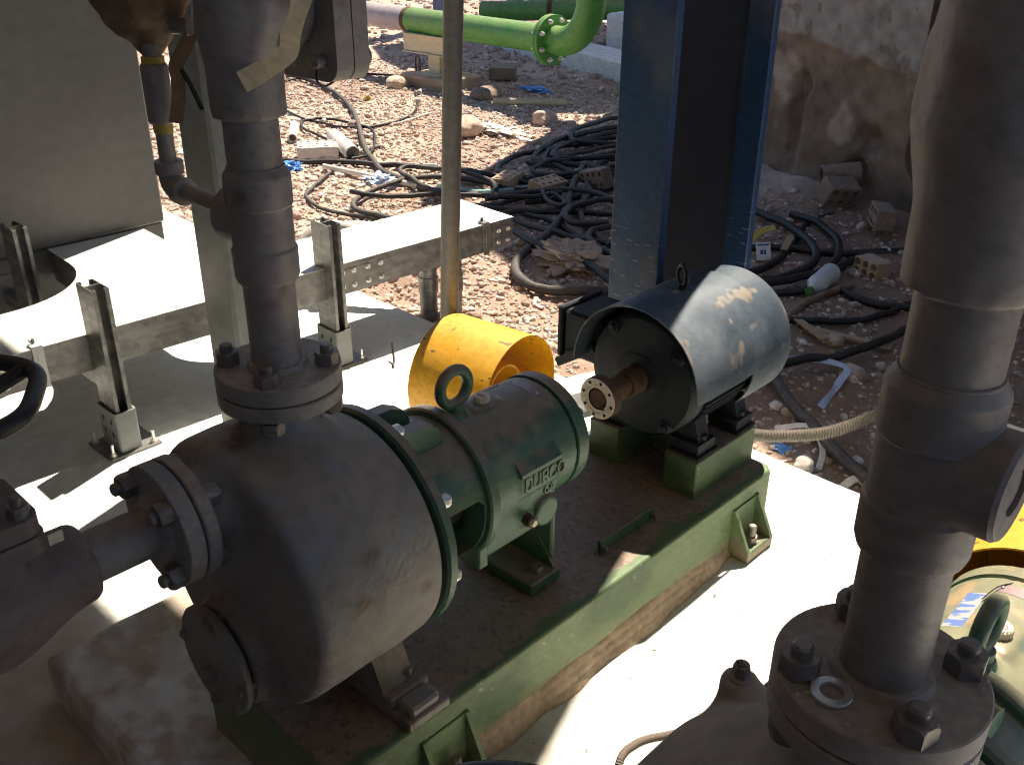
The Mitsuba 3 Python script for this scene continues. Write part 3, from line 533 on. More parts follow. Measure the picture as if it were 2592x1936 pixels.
    ec = put(p, 'end_cover', rev([(.464, 0), (.464, .0955), (.466, .0995), (.488, .0995), (.493, .096), (.494, .066), (.506, .062), (.508, .03), (.508, 0)], (0, 0, -.287), (1, 0, 0), 56), 'm_green', 40)
    for k in range(6): a = .4 + k * PI / 3; put(ec, 'bolt', hexa((.494, .084 * math.cos(a), -.287 + .084 * math.sin(a)), (1, 0, 0), .013, .008, a), 'm_green', 30)
    put(p, 'shaft', cat(cyl((.505, 0, -.287), (1, 0, 0), .0155, .062), box(.53, .567, -.003, .003, -.273, -.267, .0008)), 'm_bright')
    a = np.arange(28) * 2 * PI / 28
    put(p, 'lifting_eye', move(cat(tube(np.stack([.0275 * np.cos(a), 0 * a, -.139 + .0275 * np.sin(a)], -1), .0088, 12, closed=True), cyl((0, 0, -.181), (0, 0, 1), .0135, .016), ), (.289, 0, 0), 0), 'm_green', 50)
    cap = cyl((.345, 0, -.185), (0, 0, 1), .0125, .013, .002, 36); V = np.asarray(cap.vertices); rr = np.hypot(V[:, 0] - .345, V[:, 1]); k = 1 + .07 * np.sign(np.sin(18 * np.arctan2(V[:, 1], V[:, 0] - .345) + .01)) * (rr > .011)
    V[:, 0] = .345 + (V[:, 0] - .345) * k; V[:, 1] *= k; cap.vertices = V
    oc = put(p, 'oil_cap', cat(cap, cyl((.345, 0, -.19), (0, 0, 1), .009, .006)), 'm_cap', 30)
    tx = meshkit.text_mesh('OIL', .0058, .0006, True); tx.apply_transform(trimesh.transformations.rotation_matrix(PI / 2 + .3, (0, 0, 1))); tx.apply_translation((.3475, -.0065, -.1722))
    put(oc, 'print', tx, 'm_red', False, 'dark red letters OIL on the cap')
    pt = put(p, 'name_plate', cat(curved(.428, .446, PI / 2 - .32, PI / 2 + .36, .0975)), 'm_plate', 30, 'curved purple-grey plate near the shaft end')
    for a in (PI / 2 - .27, PI / 2 + .31): put(pt, 'rivet', trimesh.creation.icosphere(1, .0022), 'm_bright', 60); d = scene[list(scene)[-1]]; d['to_world'] = T().translate([.437, .0992 * math.cos(a), -.287 + .0992 * math.sin(a)])
    pt = put(p, 'name_plate', curved(.336, .418, PI / 2 - .58, PI / 2 - .36, .0985), 'm_platelong', 30, 'long plate along the far side of the housing')
    put(p, 'sight_plug', cat(hexa((.348, -.094, -.356), (0, -1, 0), .019, .006), cyl((.348, -.1, -.356), (0, -1, 0), .0095, .007)), 'm_rust', 30)
    put(p, 'drain_plug', cat(hexa((.348, -.107, -.356), (0, -1, 0), .011, .006)), 'm_cap', 30, 'small orange-tipped square plug')
    br = put(p, 'bracket_foot', cat(box(.352, .424, -.104, .06, -.507, -.484, .003), box(.414, .424, -.09, .05, -.486, -.38, .003), hull(*[(x, y, z) for x in (.412, .424) for y, z in ((-.098, -.484), (-.03, -.39), (.05, -.39), (.05, -.484))])), 'm_green', 30)
    put(br, 'bolt', hexa((.388, -.082, -.485), (0, 0, 1), .019, .012, .4), 'm_nut', 30)
    return p
pump = build_pump()
# skid: baseplate, pedestals, lugs
sk = thing('pump_skid', 'long green steel baseplate carrying the pump and the dark motor', 'baseplate')
top = Polygon([(-.088, -.150), (-.063, -.175), (.975, -.175), (.99, -.160), (.99, .160), (.975, .175), (-.063, .175), (-.088, .150)])
put(sk, 'baseplate', ramp(top, -.649, -.51, .007), 'm_green_base', 30)
for s in (-1, 1):
    put(sk, 'pedestal', box(.775, .98, min(s * .055, s * .128), max(s * .055, s * .128), -.512, -.43, .002), 'm_green_base', 25)
    for x0 in (.05, .845):
        y0 = s * .174
        lug = cat(hull(*[(x, y0 + s * dy, z) for x in (x0, x0 + .008) for dy, z in ((0, -.545), (.006, -.545), (.045, -.626), (.045, -.648), (0, -.648))]),
                  hull(*[(x, y0 + s * dy, z) for x in (x0 + .082, x0 + .09) for dy, z in ((0, -.545), (.006, -.545), (.045, -.626), (.045, -.648), (0, -.648))]),
                  box(x0 + .004, x0 + .086, min(y0, y0 + s * .045), max(y0, y0 + s * .045), -.6485, -.628, .002), box(x0 + .007, x0 + .083, min(y0, y0 + s * .004), max(y0, y0 + s * .004), -.63, -.546, .001))
        lk = put(sk, 'anchor_lug', lug, 'm_green_base', 25)
        put(lk, 'anchor_bolt', cat(cyl((x0 + .045, y0 + s * .024, -.629), (0, 0, 1), .014, .003), bolt((x0 + .045, y0 + s * .024, -.626), (0, 0, 1), .008, .036, .022, .012)), 'm_nut', 30)
sb = put(sk, 'locating_strip', box(.523, .676, -.108, -.101, -.5095, -.485, .001), 'm_green', 25)
for x0 in (.528, .668): put(sb, 'bolt', bolt((x0, -.107, -.497), (0, -1, 0), .004, .014, .011, .007), 'm_nut', 30)
gp_ = np.linspace(-.06, .97, 70); gn = meshkit.fbm(np.stack([gp_ * 14, gp_ * 0, gp_ * 0], -1), 3, 1)
gm = []
for (xa, ga), (xb, gb) in zip(zip(gp_, gn), zip(gp_[1:], gn[1:])):
    for (ya, za), (yb, zb) in zip(((-.1745, -.613), (-.181, -.625), (-.188, -.637)), ((-.181, -.625), (-.188, -.637), (-.198, -.653))):
        gm.append(hull(*[(x, y - .010 * (g - .3) * (y < -.175), z + .008 * (g - .5) - .034 * min(1, max(0, (x - .72) / .2)) * 1) for x, g in ((xa, ga), (xb, gb)) for y, z in ((ya, za), (yb, zb))] + [(x, y, -.67) for x in (xa, xb) for y in (ya, yb)]))
put(sk, 'grout', cat(*gm), 'm_grout', 60, 'rough mortar bead along the foot of the baseplate')

# motor
mo = thing('electric_motor', 'dark electric motor with a half sunlit grey rain hood', 'motor')
body = [(.750, 0), (.750, .026), (.747, .032), (.747, .055), (.751, .06), (.753, .095), (.757, .112), (.766, .1185), (.80, .1185), (.802, .108), (.94, .108), (.942, .118), (.985, .118), (.99, .1)]
put(mo, 'frame', rev(body + [(.99, 0)], (0, 0, -.287), (1, 0, 0), 72), 'm_motor', 40)
for k in range(-9, 10):
    for s in (-1, 1):
        a = k * .105; o = np.array([.802, s * .107 * math.cos(a), -.287 + .107 * math.sin(a)]); e = np.array([0, s * math.cos(a), math.sin(a)]); w_ = np.cross(e, [1, 0, 0]) * .0016
        put(mo, 'cooling_fin', hull(*[o + np.array([x, 0, 0]) + e * r + w_ * t for x in (0, .138) for r in (0, .0165) for t in (-1, 1)]), 'm_motor', False)
for s in (-1, 1):
    for x0 in (.79, .922):
        f = put(mo, 'foot', cat(hull(*[(x, s * y, z) for x in (x0, x0 + .056) for y, z in ((.052, -.404), (.118, -.404), (.118, -.4255), (.052, -.4255))]), hull(*[(x, s * y, z) for x in (x0 + .01, x0 + .045) for y, z in ((.05, -.375), (.098, -.36), (.112, -.405), (.05, -.405))]), box(x0 - .006, x0 + .062, min(s * .056, s * .124), max(s * .056, s * .124), -.4295, -.426, .0008)), 'm_motor', 30)
        put(f, 'bolt', hexa((x0 + .028, s * .106, -.404), (0, 0, 1), .018, .011), 'm_motor', 30)
def shell(x0, x1, r, t, a0, a1, rc, key, m):
    th = np.linspace(a0, a1, 60); xs = np.linspace(x0, x1, 16); V = []
    pol = Polygon([(x0, a0), (x1, a0), (x1, a1), (x0, a1)])
    for rr in (r, r - t):
        for x in xs:
            k = 0.
            for aa in th: V.append((x, rr * math.cos(aa), -.287 + rr * math.sin(aa)))
    n, m_ = len(xs), len(th); q = np.arange(n * m_).reshape(n, m_); F = []
    def quad(a, b, c, d): F.append((a, b, c)); F.append((a, c, d))
    for i in range(n - 1):
        for j in range(m_ - 1):
            if rc and i in (0,) and j in (0, m_ - 2): continue
            quad(q[i, j], q[i + 1, j], q[i + 1, j + 1], q[i, j + 1]); o = n * m_; quad(o + q[i, j], o + q[i, j + 1], o + q[i + 1, j + 1], o + q[i + 1, j])
    o = n * m_
    for i in range(n - 1): quad(q[i, 0], o + q[i, 0], o + q[i + 1, 0], q[i + 1, 0]); quad(q[i, -1], q[i + 1, -1], o + q[i + 1, -1], o + q[i, -1])
    for j in range(m_ - 1): quad(q[0, j], q[0, j + 1], o + q[0, j + 1], o + q[0, j]); quad(q[-1, j], o + q[-1, j], o + q[-1, j + 1], q[-1, j + 1])
    return trimesh.Trimesh(V, F, process=False)
put(mo, 'rain_hood', shell(.732, .988, .1425, .0025, -.02, PI + .02, 0, '', ''), 'm_shroud', 30, 'bent grey sheet hood, front half in shade')
put(mo, 'fan_cowl', cat(shell(.935, 1.066, .1335, .0025, -1.05, PI + 1.05, 0, '', ''), cyl((1.058, 0, -.287), (1, 0, 0), .132, .006)), 'm_shroud', 30)
for k in range(4):
    a = PI / 4 + .12 + k * PI / 2; y_, z_ = .104 * math.cos(a), -.287 + .104 * math.sin(a)
    put(mo, 'endshield_lug', cat(cyl((.748, y_, z_), (1, 0, 0), .013, .03, .003), hexa((.7485, y_, z_), (-1, 0, 0), .013, .007, a)), 'm_motor', 30)
put(mo, 'bearing_cap', rev([(.7435, .024), (.7435, .046), (.746, .050), (.749, .0505), (.749, .024), (.7435, .024)], (0, 0, -.287), (1, 0, 0), 48), 'm_motor', 35)
put(mo, 'shaft_collar', cyl((.708, 0, -.287), (1, 0, 0), .0265, .042, .003), 'm_rust')
put(mo, 'shaft', cyl((.655, 0, -.287), (1, 0, 0), .019, .1, .001), 'm_rust')
hb = put(mo, 'coupling_hub', cat(rev([(.632, .0205), (.632, .0375), (.634, .0395), (.650, .0395), (.652, .037), (.653, .0225), (.700, .0215), (.700, .019), (.632, .0205)], (0, 0, -.287), (1, 0, 0), 48)), 'm_rust', 35)
put(hb, 'hub_face', cat(ring((.6305, 0, -.287), (1, 0, 0), .0275, .0385, .002, .0005, 48), ring((.631, 0, -.287), (1, 0, 0), .0208, .0265, .0016, .0004, 48), ring((.6318, 0, -.287), (1, 0, 0), .0265, .0275, .0008, .0001, 48)), 'm_hub', 30, 'worn cream face of the coupling hub')
put(hb, 'shaft_end', cat(cyl((.6315, 0, -.287), (1, 0, 0), .0185, .03)), 'm_rust')
holes = [cyl((.6298, .032 * math.cos(a), -.287 + .032 * math.sin(a)), (1, 0, 0), .0031, .001, .0002, 14) for a in np.arange(8) * PI / 4 + .2] + [box(.6306, .632, -.016, -.008, -.306, -.298, .0004)]
for h in holes: put(hb, 'bolt_hole', h, 'm_dark', False)
a = np.arange(24) * 2 * PI / 24
put(mo, 'lifting_eye', move(cat(tube(np.stack([.0165 * np.cos(a), 0 * a, -.119 + .0185 * np.sin(a)], -1), .005, 10, closed=True), cyl((0, 0, -.146), (0, 0, 1), .008, .012)), (.868, .0, 0), 62, (0, 0, 1)), 'm_black', 50)
jb = put(mo, 'terminal_box', cat(box(.782, .90, .118, .212, -.318, -.222, .006), box(.776, .906, .212, .224, -.324, -.216, .003)), 'm_motor', 30)
put(jb, 'lid_flap', hull(*[(x, y, z) for x in (.772, .778) for y, z in ((.135, -.265), (.225, -.33), (.215, -.345), (.125, -.285))]), 'm_motor', 30)
dup(mo, (0, -.766, .012), 'second dark electric motor, mostly hidden behind the right-hand riser pipe', skip=('cooling_fin',))
pump2 = dup(pump, (0, -.766, .012), 'brown dusty pump in the lower right corner with a sunlit pale green housing', swap={'m_casting': 'm_casting2', 'm_green': 'm_green2', 'm_flange': 'm_flange2', 'm_platelong': 'm_plateblue'})
dup(sk, (0, -.766, .012), 'second green baseplate, under the pump in the lower right corner')
pb = thing('casing_plug', 'square-headed plug stamped H8 15 on the brown casing at the bottom right', 'plug')
put(pb, 'head', hexa((.043, -.637, -.1205), (0, 0, 1), .0135, .013, .3), 'm_casting', 25)
put(pb, 'washer', cyl((.043, -.637, -.122), (0, 0, 1), .0115, .0025), 'm_casting2')
tx = meshkit.text_mesh('H8', .0042, .0003, True); t2 = meshkit.text_mesh('15', .0042, .0003, True); t2.apply_translation((.001, -.0052, 0)); tx = cat(tx, t2); tx.apply_translation((-.003, .0004, 0)); tx.apply_transform(trimesh.transformations.rotation_matrix(2.3, (0, 0, 1))); tx.apply_translation((.043, -.637, -.1074))
put(pb, 'stamped_marks', tx, 'm_dark', False)
for k in [k for k in scene if k.startswith(pb + '__')]: scene[k]['to_world'] = T().translate([0, 0, .012])

# ================================================================ piping on the pumps
def weld(o, d, r, t=.0035):
    u, v, d = frame(d); a = np.arange(72) * 2 * PI / 72; k = .0015 * (1 + .35 * np.sin(a * 31) * (meshkit.noise(np.stack([a * 9, a * 0, a * 0], -1)) > .3))
    P = np.asarray(o) + r * (np.cos(a)[:, None] * u + np.sin(a)[:, None] * v) + d * (.0006 * np.sin(a * 36))[:, None]; return tube(P, k, 6, closed=True)
def flange_bolts(parent, c, d, r, down, ph=PI / 4):
    u, v, d = frame(d); c = np.asarray(c, float)
    for k in range(4):
        a = ph + k * PI / 2; e = c + r * (math.cos(a) * u + math.sin(a) * v)
        b = put(parent, 'stud_nut', bolt(e, d, .0079, .0255, .0265, .0165, a * 2.3), 'm_nut', 30)
        put(b, 'lower_nut', cat(bolt(e - d * down, -d, .0079, .022, .0265, .0165, a), cyl(e - d * down, d, .0079, down)), 'm_nut', 30)
def build_riser(br):
    p = thing('riser_pipe', 'dull steel riser pipe with a tee, bolted to the flange of the middle pump', 'pipe')
    put(p, 'flange', rev([(-.0225, .026), (-.0225, .0745), (-.021, .076), (-.0015, .076), (0, .0745), (0, .0375), (.006, .0345), (.0065, .0303), (.0065, .026), (-.0225, .026)], (0, 0, 0), (0, 0, 1), 64), 'm_flange', 35)
    put(p, 'gasket', ring((0, 0, -.0255), (0, 0, 1), .03, .055, .0035), 'm_black')
    put(p, 'pipe', cyl((0, 0, 0), (0, 0, 1), .03015, .125, .0005, 56), 'm_pipe')
    tee = mf(rev([(.108, 0), (.108, .0325), (.110, .0352), (.116, .0372), (.147, .0375), (.1495, .0358), (.151, .0353), (.196, .0353), (.1975, .0358), (.1995, .0375), (.231, .0375), (.2335, .0368), (.2415, .0312), (.2415, 0)], (0, 0, 0), (0, 0, 1), 72)) + mf(rev([(0, 0), (0, .0352), (.0505, .0352), (.0535, .0332), (.054, .031), (.054, 0)], (0, 0, .178), (0, br, 0), 64)) - mf(cyl((0, br * .046, .178), (0, br, 0), .0165, .02, .001))
    put(p, 'tee', tee, 'm_pipe', 24)
    put(p, 'plug', cyl((0, br * .041, .178), (0, br, 0), .0163, .010, .002), 'm_pipe')
    put(p, 'upper_pipe', cyl((0, 0, .236), (0, 0, 1), .03015, .07, .0005, 56), 'm_pipe')
    for z, r in ((.1085, .0312), (.2415, .0308), (.296, .0318)): put(p, 'weld_bead', weld((0, 0, z), (0, 0, 1), r), 'm_pipe', 60)
    flange_bolts(p, (0, 0, 0), (0, 0, 1), .0603, .0465)
    return p
riser = build_riser(1)
r2 = dup(riser, (0, -.766, .012), 'dull steel riser pipe standing close in front at the right edge', rot=180, swap={'m_flange': 'm_flange2'})
tag(pump, group=None)
# valve on each riser
def valve_sdf(x, y, z):
    r = np.hypot(x, y); R = np.interp(z, [.294, .35, .366, .384, .394, .406, .43, .6], [.0402, .0404, .0425, .0452, .0452, .0432, .0425, .044])
    d = np.maximum(r - R, .2965 - z)
    d = smin(d, sd_cyl(x, y, z, 0, (0, 0, .408), .050, 0, .066), .03)
    return smax(d, z - .585, .002)
def build_valve():
    v = thing('check_valve', 'weathered steel valve body with a strip of masking tape, above the middle riser', 'valve')
    put(v, 'body', nets(valve_sdf, (-.06, -.06, .28), (.105, .06, .6), .0055), 'm_pipe', 60)
    def plate(x0, x1, h):
        P = Polygon([(-h, -h), (h, -h), (h, h), (-h, h)]).buffer(-.02).buffer(.02); return prism(P, (x0, 0, .408), (0, 1, 0), (0, 0, 1), x1 - x0)
    put(v, 'bonnet_flange', plate(.063, .085, .078), 'm_pipe', 30)
    put(v, 'bonnet', cat(plate(.0865, .106, .078), cyl((.105, 0, .408), (1, 0, 0), .045, .012)), 'm_pipe', 30)
    for a in range(4):
        o = (.106, .056 * (1, 1, -1, -1)[a], .408 + .056 * (1, -1, 1, -1)[a]); put(v, 'bolt', cat(hexa(o, (1, 0, 0), .02, .013, .3 * a), cyl((.049, o[1], o[2]), (1, 0, 0), .007, .06)), 'm_nut', 30)
    return v
valve = build_valve()
dup(valve, (0, -.766, .012), 'big weathered valve body filling the top right corner')
# tape, wire
def strip(P, N, w, t=.0006):
    """a ribbon along P, N its face normals"""
    P = np.asarray(P, float); d = np.gradient(P, axis=0); d /= np.linalg.norm(d, axis=1, keepdims=True); N = np.asarray(N, float)
    s = np.cross(d, N); s /= np.linalg.norm(s, axis=1, keepdims=True); n = np.cross(s, d); V = []
    for i in range(len(P)):
        for a, b in ((-1, -1), (1, -1), (1, 1), (-1, 1)): V.append(P[i] + s[i] * w * a / 2 + n[i] * t * b / 2)
    F = []
    for i in range(len(P) - 1):
        for k in range(4):
            a, b = i * 4 + k, i * 4 + (k + 1) % 4; F += [(a, b, b + 4), (a, b + 4, a + 4)]
    F += [(0, 2, 1), (0, 3, 2)]; e = (len(P) - 1) * 4; F += [(e, e + 1, e + 2), (e, e + 2, e + 3)]
    return trimesh.Trimesh(V, F, process=False)
def on_valve(a, z, r): return (r * math.cos(a), r * math.sin(a), z)
av = math.atan2(-.942, -.574)
tp = spl([(-.0282, -.0382, .3385), (-.011, -.0432, .346), (.009, -.0455, .355), (.024, -.049, .365), (.0245, -.054, .380), (.034, -.0535, .400), (.047, -.053, .420)], 5)
tn = [(-.5, -.85, 0)] * 8 + [(-.25, -1, 0)] * 40
solo('tape_strip', strip(tp, tn[:len(tp)], .022), 'm_tape', 'torn strip of masking tape stuck across the steel valve body', 'tape', smooth=30)
wr = spl([(.09, -.050, .50), (.092, -.053, .42), (.091, -.055, .36), (.085, -.056, .338), (.068, -.05, .325), (.056, -.05, .331), (.055, -.052, .345)], 6)
solo('hanging_wire', tube(wr, .0012, 6), 'm_black', 'thin black wire hanging down beside the valve bonnet', 'wire')
solo('steel_washer', ring((-.0478, -.7515, .0126), (0, 0, 1), .0085, .0148, .003, .0006, 48), 'm_bright', 'loose bright steel washer lying on the dusty flange at the bottom right', 'washer')
# small gauge line from the tee of the middle riser
gl = thing('gauge_pipe', 'thin rusty branch pipe with an elbow and yellow tape, left of the middle riser', 'pipe')
put(gl, 'branch', cyl((0, .04, .178), (0, 1, 0), .0107, .145, .0005), 'm_pipe')
E0 = np.array([0, .2, .178])
elb = mf(tube(spl([E0 + (0, -.03, 0), E0 + (0, -.01, .001), E0 + (0, -.001, .010), E0 + (0, 0, .03)], 6), .0145, 24)) + mf(cyl(E0 + (0, -.034, 0), (0, 1, 0), .0175, .017)) + mf(cyl(E0 + (0, 0, .017), (0, 0, 1), .0175, .017))
put(gl, 'elbow', elb, 'm_pipe', 40)
put(gl, 'riser', cyl(E0 + (0, 0, .03), (0, 0, 1), .0103, .16, .0005), 'm_pipe')
put(gl, 'sleeve', rev([(.258, 0), (.258, .0145), (.26, .0162), (.325, .0162), (.328, .0145), (.328, 0)], (0, .2, 0), (0, 0, 1), 12), 'm_pipe', 30)
put(gl, 'thread_tape', cat(ring((0, .2, .246), (0, 0, 1), .0102, .0117, .013), ring((0, .2, .328), (0, 0, 1), .008, .0135, .008)), 'm_tapeyellow')
wv = thing('wrapped_valve', 'small valve wrapped in dirty brown packing at the top left', 'valve')
def wrap_sdf(x, y, z):
    r = np.hypot(x - .005, y - .21); R = np.interp(z, [.334, .35, .365, .395, .42, .50], [.012, .022, .035, .055, .060, .062]); t = np.arctan2(y - .21, x - .005)
    return smax((r - R * (1 + .10 * np.cos(5 * t + z * 30) + .05 * np.cos(11 * t))) * .7, .332 - z, .004)
m = nets(lambda x, y, z: smax(wrap_sdf(x, y, z), z - .52, .003), (-.09, .11, .32), (.10, .31, .53), .006)
put(wv, 'packing', jag(jag(m, .007, 22), .003, 60), 'm_wrap', 50)
put(wv, 'spindle', cat(cyl((.012, .165, .372), (.5, -.86, 0), .009, .022), hexa((.02, .152, .372), (.5, -.86, 0), .02, .008)), 'm_nut', 30)
solo('cardboard_strip', strip(spl([(.042, .163, .372), (.025, .163, .349), (.009, .163, .329), (.0105, .166, .315), (.009, .168, .29), (.002, .170, .262)], 4), [(-.4, -1, 0)] * 21, .016, .0016), 'm_wrap', 'folded strip of brown cardboard hanging over the small wrapped valve', 'strip', smooth=30)
solo('wire_tail', tube([(.013, .165, .33), (.021, .158, .307), (.028, .15, .277)], .0028, 8), 'm_black', 'dark twisted wire end hanging beside the small threaded sleeve', 'wire')

# suction pipe and gate valve at the lower left
sp = thing('suction_pipe', 'short suction pipe bolted to the front of the middle pump at the left', 'pipe')
put(sp, 'flange', rev([(-.163, .026), (-.163, .0745), (-.1645, .076), (-.183, .076), (-.1845, .0745), (-.1845, .044), (-.191, .040), (-.196, .0305), (-.196, .026), (-.163, .026)], (0, 0, -.149), (1, 0, 0), 64), 'm_flange', 35)
put(sp, 'pipe', cyl((-.34, 0, -.149), (1, 0, 0), .03015, .15, .0005, 56), 'm_pipe')
flange_bolts(sp, (-.1845, 0, -.149), (-1, 0, 0), .0603, .0415)
sv = thing('gate_valve', 'reddish brown gate valve cut off by the left edge, with a black handwheel', 'valve')
def gate_sdf(x, y, z):
    d = sd_cyl(x, y, z, 0, (0, 0, -.149), .0455, -.60, -.268, .010)
    d = smin(d, np.sqrt((x + .385) ** 2 * .55 + y ** 2 + (z + .162) ** 2) - .062, .03)
    d = smin(d, sd_box(x, y, z, (-.435, -.335, -.045, .045, -.16, -.062), .02), .018)
    return d
put(sv, 'body', nets(gate_sdf, (-.61, -.09, -.26), (-.255, .09, -.05), .0055), 'm_suction', 60)
def rplate(z0, z1, a, b, r=.018): return prism(Polygon([(-.385 - a, -b), (-.385 + a, -b), (-.385 + a, b), (-.385 - a, b)]).buffer(-r).buffer(r), (0, 0, z0), (1, 0, 0), (0, 1, 0), z1 - z0)
put(sv, 'bonnet_flange', cat(rplate(-.082, -.062, .070, .056), rplate(-.0605, -.040, .068, .054)), 'm_suction', 30)
for sx in (-1, 1):
    for sy in (-1, 1): put(sv, 'bonnet_bolt', bolt((-.385 + sx * .052, sy * .040, -.04), (0, 0, 1), .006, .024, .019, .013, sx * .4), 'm_nut', 30)
put(sv, 'bonnet', rev([(-.042, 0), (-.042, .042), (-.02, .036), (.0, .022), (.03, .018), (.031, 0)], (-.385, 0, 0), (0, 0, 1), 32), 'm_suction', 40)
put(sv, 'yoke', cat(*[hull(*[(-.385 + sx * x, y, z) for y in (-.01, .01) for x, z in ((.020, .0), (.032, .0), (.030, .06), (.020, .06))]) for sx in (-1, 1)], cyl((-.385, 0, .055), (0, 0, 1), .032, .012)), 'm_suction', 30)
put(sv, 'stem', cyl((-.385, 0, .02), (0, 0, 1), .008, .09), 'm_nut')
a = np.arange(64) * 2 * PI / 64; rr = .103 + .003 * np.cos(a * 6)
hw = put(sv, 'handwheel', cat(tube(np.stack([-.382 + rr * np.cos(a), rr * np.sin(a), 0 * a + .086], -1), .0085, 12, closed=True), cyl((-.382, 0, .070), (0, 0, 1), .022, .02), *[tube([(-.382, 0, .080), (-.382 + .05 * math.cos(t), .05 * math.sin(t), .072), (-.382 + .1 * math.cos(t), .1 * math.sin(t), .085)], .008, 10) for t in (.1, .1 + 2 * PI / 3, .1 + 4 * PI / 3)]), 'm_black', 50)
put(sv, 'tag', box(-.318, -.303, -.0585, -.0575, -.075, -.062, .0003), 'm_cap', False, 'small yellow tag on the bonnet bolt')
dup(sv, (0, -.766, .012), 'second gate valve, only its black handwheel rim in view at the bottom edge', 'valve')
dup(sp, (0, -.766, .012), 'suction pipe of the pump in the lower right corner')

# ================================================================ cable tray and its supports
tr = thing('cable_tray', 'long galvanised cable tray with white sunlit covers running behind the pump', 'cable tray')
TA = -3.0; TZ, TB, TW = -.45, -.545, .262; TO = np.array([.28, 1.288])
ca, sa = math.cos(math.radians(TA)), math.sin(math.radians(TA))
def tl(m): return move(move(m, rot=TA), (TO[0], TO[1], 0))
def tw(x, y): return (x - TO[0]) * ca + (y - TO[1]) * sa, -(x - TO[0]) * sa + (y - TO[1]) * ca
# cover outline in tray coordinates: straight run, and a branch with rounded throats going to the cabinet
th = np.linspace(0, PI / 2, 12); bx0, bx1, br_y, rad = .155, .445, .69, .26
left_c = [(bx0 - rad + rad * math.cos(t), TW + rad - rad * math.sin(t)) for t in th]
right_c = [(bx1 + .16 - .16 * math.sin(t), TW + .16 - .16 * math.cos(t)) for t in th]
def outline(g): return Polygon([(-1.5, 0), (1.402, 0), (1.402, TW)] + right_c + [(bx1, br_y), (bx0, br_y)] + left_c + [(-1.5, TW)]).buffer(g, join_style=2)
full = outline(.0)
put(tr, 'cover', tl(prism(outline(.003).intersection(sbox(-2, -1, .783, 2)), (0, 0, TZ - .002), (1, 0, 0), (0, 1, 0), .002)), 'm_traycover', False)
put(tr, 'cover', tl(prism(outline(.003).intersection(sbox(.786, -1, 2, 2)), (0, 0, TZ - .002), (1, 0, 0), (0, 1, 0), .002)), 'm_traycover', False)
lip = outline(.003).difference(outline(-.0001)).intersection(sbox(-2, -1, 1.4, .6))
put(tr, 'cover_lip', tl(prism(lip, (0, 0, TZ - .018), (1, 0, 0), (0, 1, 0), .0158)), 'm_galv', False)
side = outline(-.0005).difference(outline(-.0022)).difference(sbox(bx0 + .003, .6, bx1 - .003, .8))
put(tr, 'side_rail', tl(prism(side, (0, 0, TB), (1, 0, 0), (0, 1, 0), TZ - TB - .003)), 'm_galv', False)
put(tr, 'bottom', tl(prism(outline(-.0008), (0, 0, TB - .0015), (1, 0, 0), (0, 1, 0), .0014)), 'm_galv', False)
def splice(x0, x1, xs, zs):
    k = put(tr, 'splice_plate', tl(box(x0, x1, -.0032, -.0006, TB + .002, TZ - .019, .0006)), 'm_galv', False)
    for x in xs:
        for z in zs: put(k, 'bolt', tl(cat(ring((x, -.0032, z), (0, -1, 0), .003, .0085, .0016), hexa((x, -.0045, z), (0, -1, 0), .011, .005, x * 9), cyl((x, -.009, z), (0, -1, 0), .0035, .004, .0008, 10))), 'm_bright', 30)
splice(.695, .905, (.725, .765, .815, .862), (-.478, -.522)); splice(-.52, -.165, (-.36, -.31, -.26, -.21), (-.524, -.478)); splice(1.315, 1.4015, (1.338, 1.380), (-.484, -.522))
for x in (-.128, 1.283):
    c = put(tr, 'cover_clip', tl(cat(box(x - .013, x + .013, -.0065, -.004, TB - .008, TZ + .006, .0008), box(x - .013, x + .013, -.0065, .028, TZ + .004, TZ + .006, .0006), box(x - .0035, x + .0035, -.0078, -.006, TB + .012, TZ - .012, .0006))), 'm_traycover' if x < 0 else 'm_galv', False)
    put(c, 'wing_nut', tl(cat(cyl((x, .016, TZ + .006), (0, 0, 1), .004, .012), hull((x - .012, .012, TZ + .016), (x - .01, .02, TZ + .020), (x, .013, TZ + .008), (x, .019, TZ + .008), (x - .008, .016, TZ + .009)))), 'm_galv', 30)
for k in range(3):  # slots in the throat's curved side, dark
    pass
